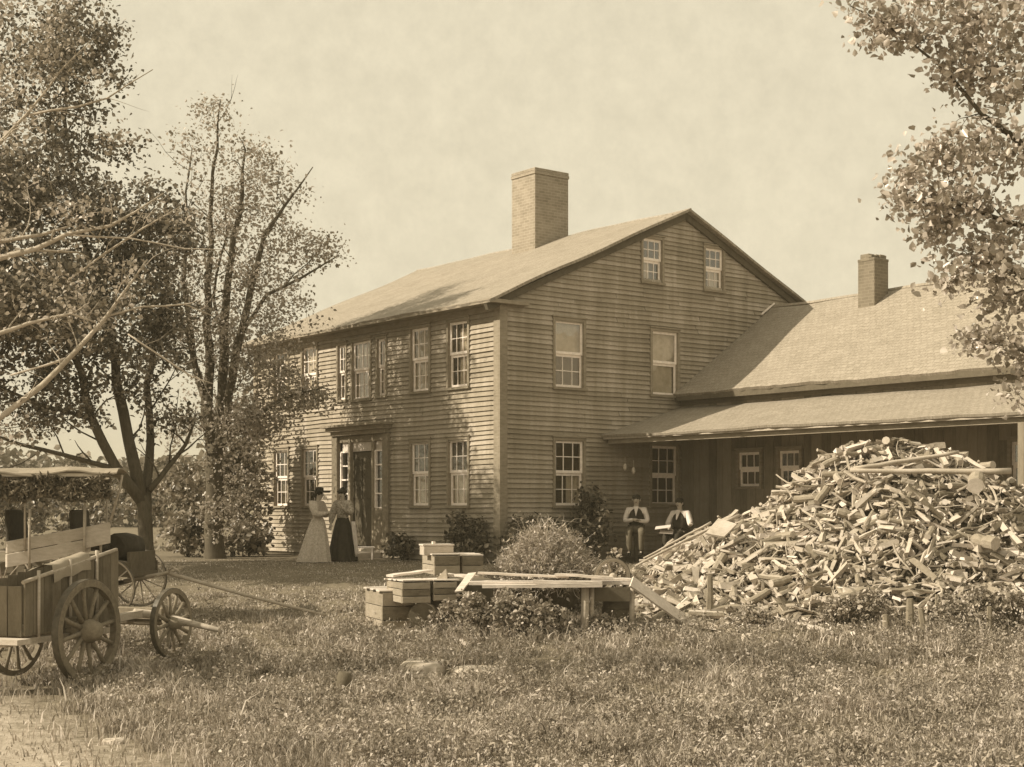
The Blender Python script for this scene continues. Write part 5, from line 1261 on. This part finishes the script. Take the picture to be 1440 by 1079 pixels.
# things on the gable under the porch
for k, (px, py) in enumerate(((879, 657), (891, 662))):
    p = at(px, py, 32.9); mb = MB(); mb.tube([p+UP*.24, p+UP*.08], .005, 4); mb.ell(p, (.045, .045, .085), 10, 8)
    o = mb.build('hanging_gourd', M['wood']); tag(o, ('left' if k == 0 else 'right')+' one of two small pale gourds hanging above the seated man', 'gourd')

hz = MB(); hz.box((0, 700, 9), (760, 0, 0), (0, 830, 0), (0, 0, 11.5))  # air volume added to lift dark tones across the scene
o = hz.build('haze', []); o['kind'] = 'stuff'; o['label'] = 'thin pale haze added to lift the dark tones of the whole yard'; o['category'] = 'haze'
hm = bpy.data.materials.new('dark_lift_haze'); hm.use_nodes = True; hn = hm.node_tree; hn.nodes.remove(hn.nodes['Principled BSDF'])
pv = hn.nodes.new('ShaderNodeVolumePrincipled'); pv.inputs['Color'].default_value = (.95, .87, .66, 1); pv.inputs['Density'].default_value = .001; pv.inputs['Anisotropy'].default_value = 0
hn.links.new(pv.outputs[0], hn.nodes['Material Output'].inputs['Volume']); o.data.materials.append(hm)
# ------------------------------------------------------------ camera, light, world
cam = bpy.data.cameras.new('camera'); co = bpy.data.objects.new('camera', cam); COL.objects.link(co)
co.location = (0, 0, CAMZ); co.rotation_euler = (math.pi/2, 0, 0)
cam.sensor_width = 36; cam.lens = 36*F/1440; cam.shift_y = (HY-539.5)/1440; cam.clip_end = 3000; cam.clip_start = .1
scene.camera = co
D = Vector((2.19, .444, -1.64)).normalized()
sun = bpy.data.lights.new('sun', 'SUN'); sun.energy = 5.0; sun.angle = R(.6); sun.color = (1, .89, .7)
so_ = bpy.data.objects.new('sun', sun); COL.objects.link(so_); so_.rotation_euler = D.to_track_quat('-Z', 'Y').to_euler()
w = bpy.data.worlds.new('World'); scene.world = w; w.use_nodes = True; nt = w.node_tree; n = nt.nodes
bg = n['Background']; sky = n.new('ShaderNodeTexSky'); sky.sky_type = 'NISHITA'; sky.sun_disc = False
sky.sun_elevation = math.asin(-D.z); sky.sun_rotation = math.atan2(-D.x, -D.y); sky.dust_density = 4; sky.air_density = 1.5
bw = n.new('ShaderNodeRGBToBW'); nt.links.new(sky.outputs[0], bw.inputs[0])
pw = n.new('ShaderNodeMath'); pw.operation = 'POWER'; nt.links.new(bw.outputs[0], pw.inputs[0]); pw.inputs[1].default_value = .12
tc = n.new('ShaderNodeTexCoord'); nz = n.new('ShaderNodeTexNoise'); nt.links.new(tc.outputs['Generated'], nz.inputs['Vector']); nz.inputs['Scale'].default_value = 45; nz.inputs['Detail'].default_value = 9; nz.inputs['Roughness'].default_value = .72
mr = n.new('ShaderNodeMapRange'); nt.links.new(nz.outputs['Fac'], mr.inputs[0]); mr.inputs[1].default_value = .25; mr.inputs[2].default_value = .75; mr.inputs[3].default_value = .9; mr.inputs[4].default_value = 1.1
ml = n.new('ShaderNodeMath'); ml.operation = 'MULTIPLY'; nt.links.new(pw.outputs[0], ml.inputs[0]); nt.links.new(mr.outputs[0], ml.inputs[1])
mx = n.new('ShaderNodeVectorMath'); mx.operation = 'SCALE'; mx.inputs[0].default_value = (5.6, 5.03, 3.72); nt.links.new(ml.outputs[0], mx.inputs['Scale'])
nt.links.new(mx.outputs[0], bg.inputs[0]); bg.inputs[1].default_value = .1
scene.render.engine = 'CYCLES'
scene.view_settings.view_transform = 'Standard'; scene.view_settings.look = 'None'; scene.view_settings.exposure = .32; scene.view_settings.gamma = 1
scene.cycles.max_bounces = 6; scene.cycles.transparent_max_bounces = 12
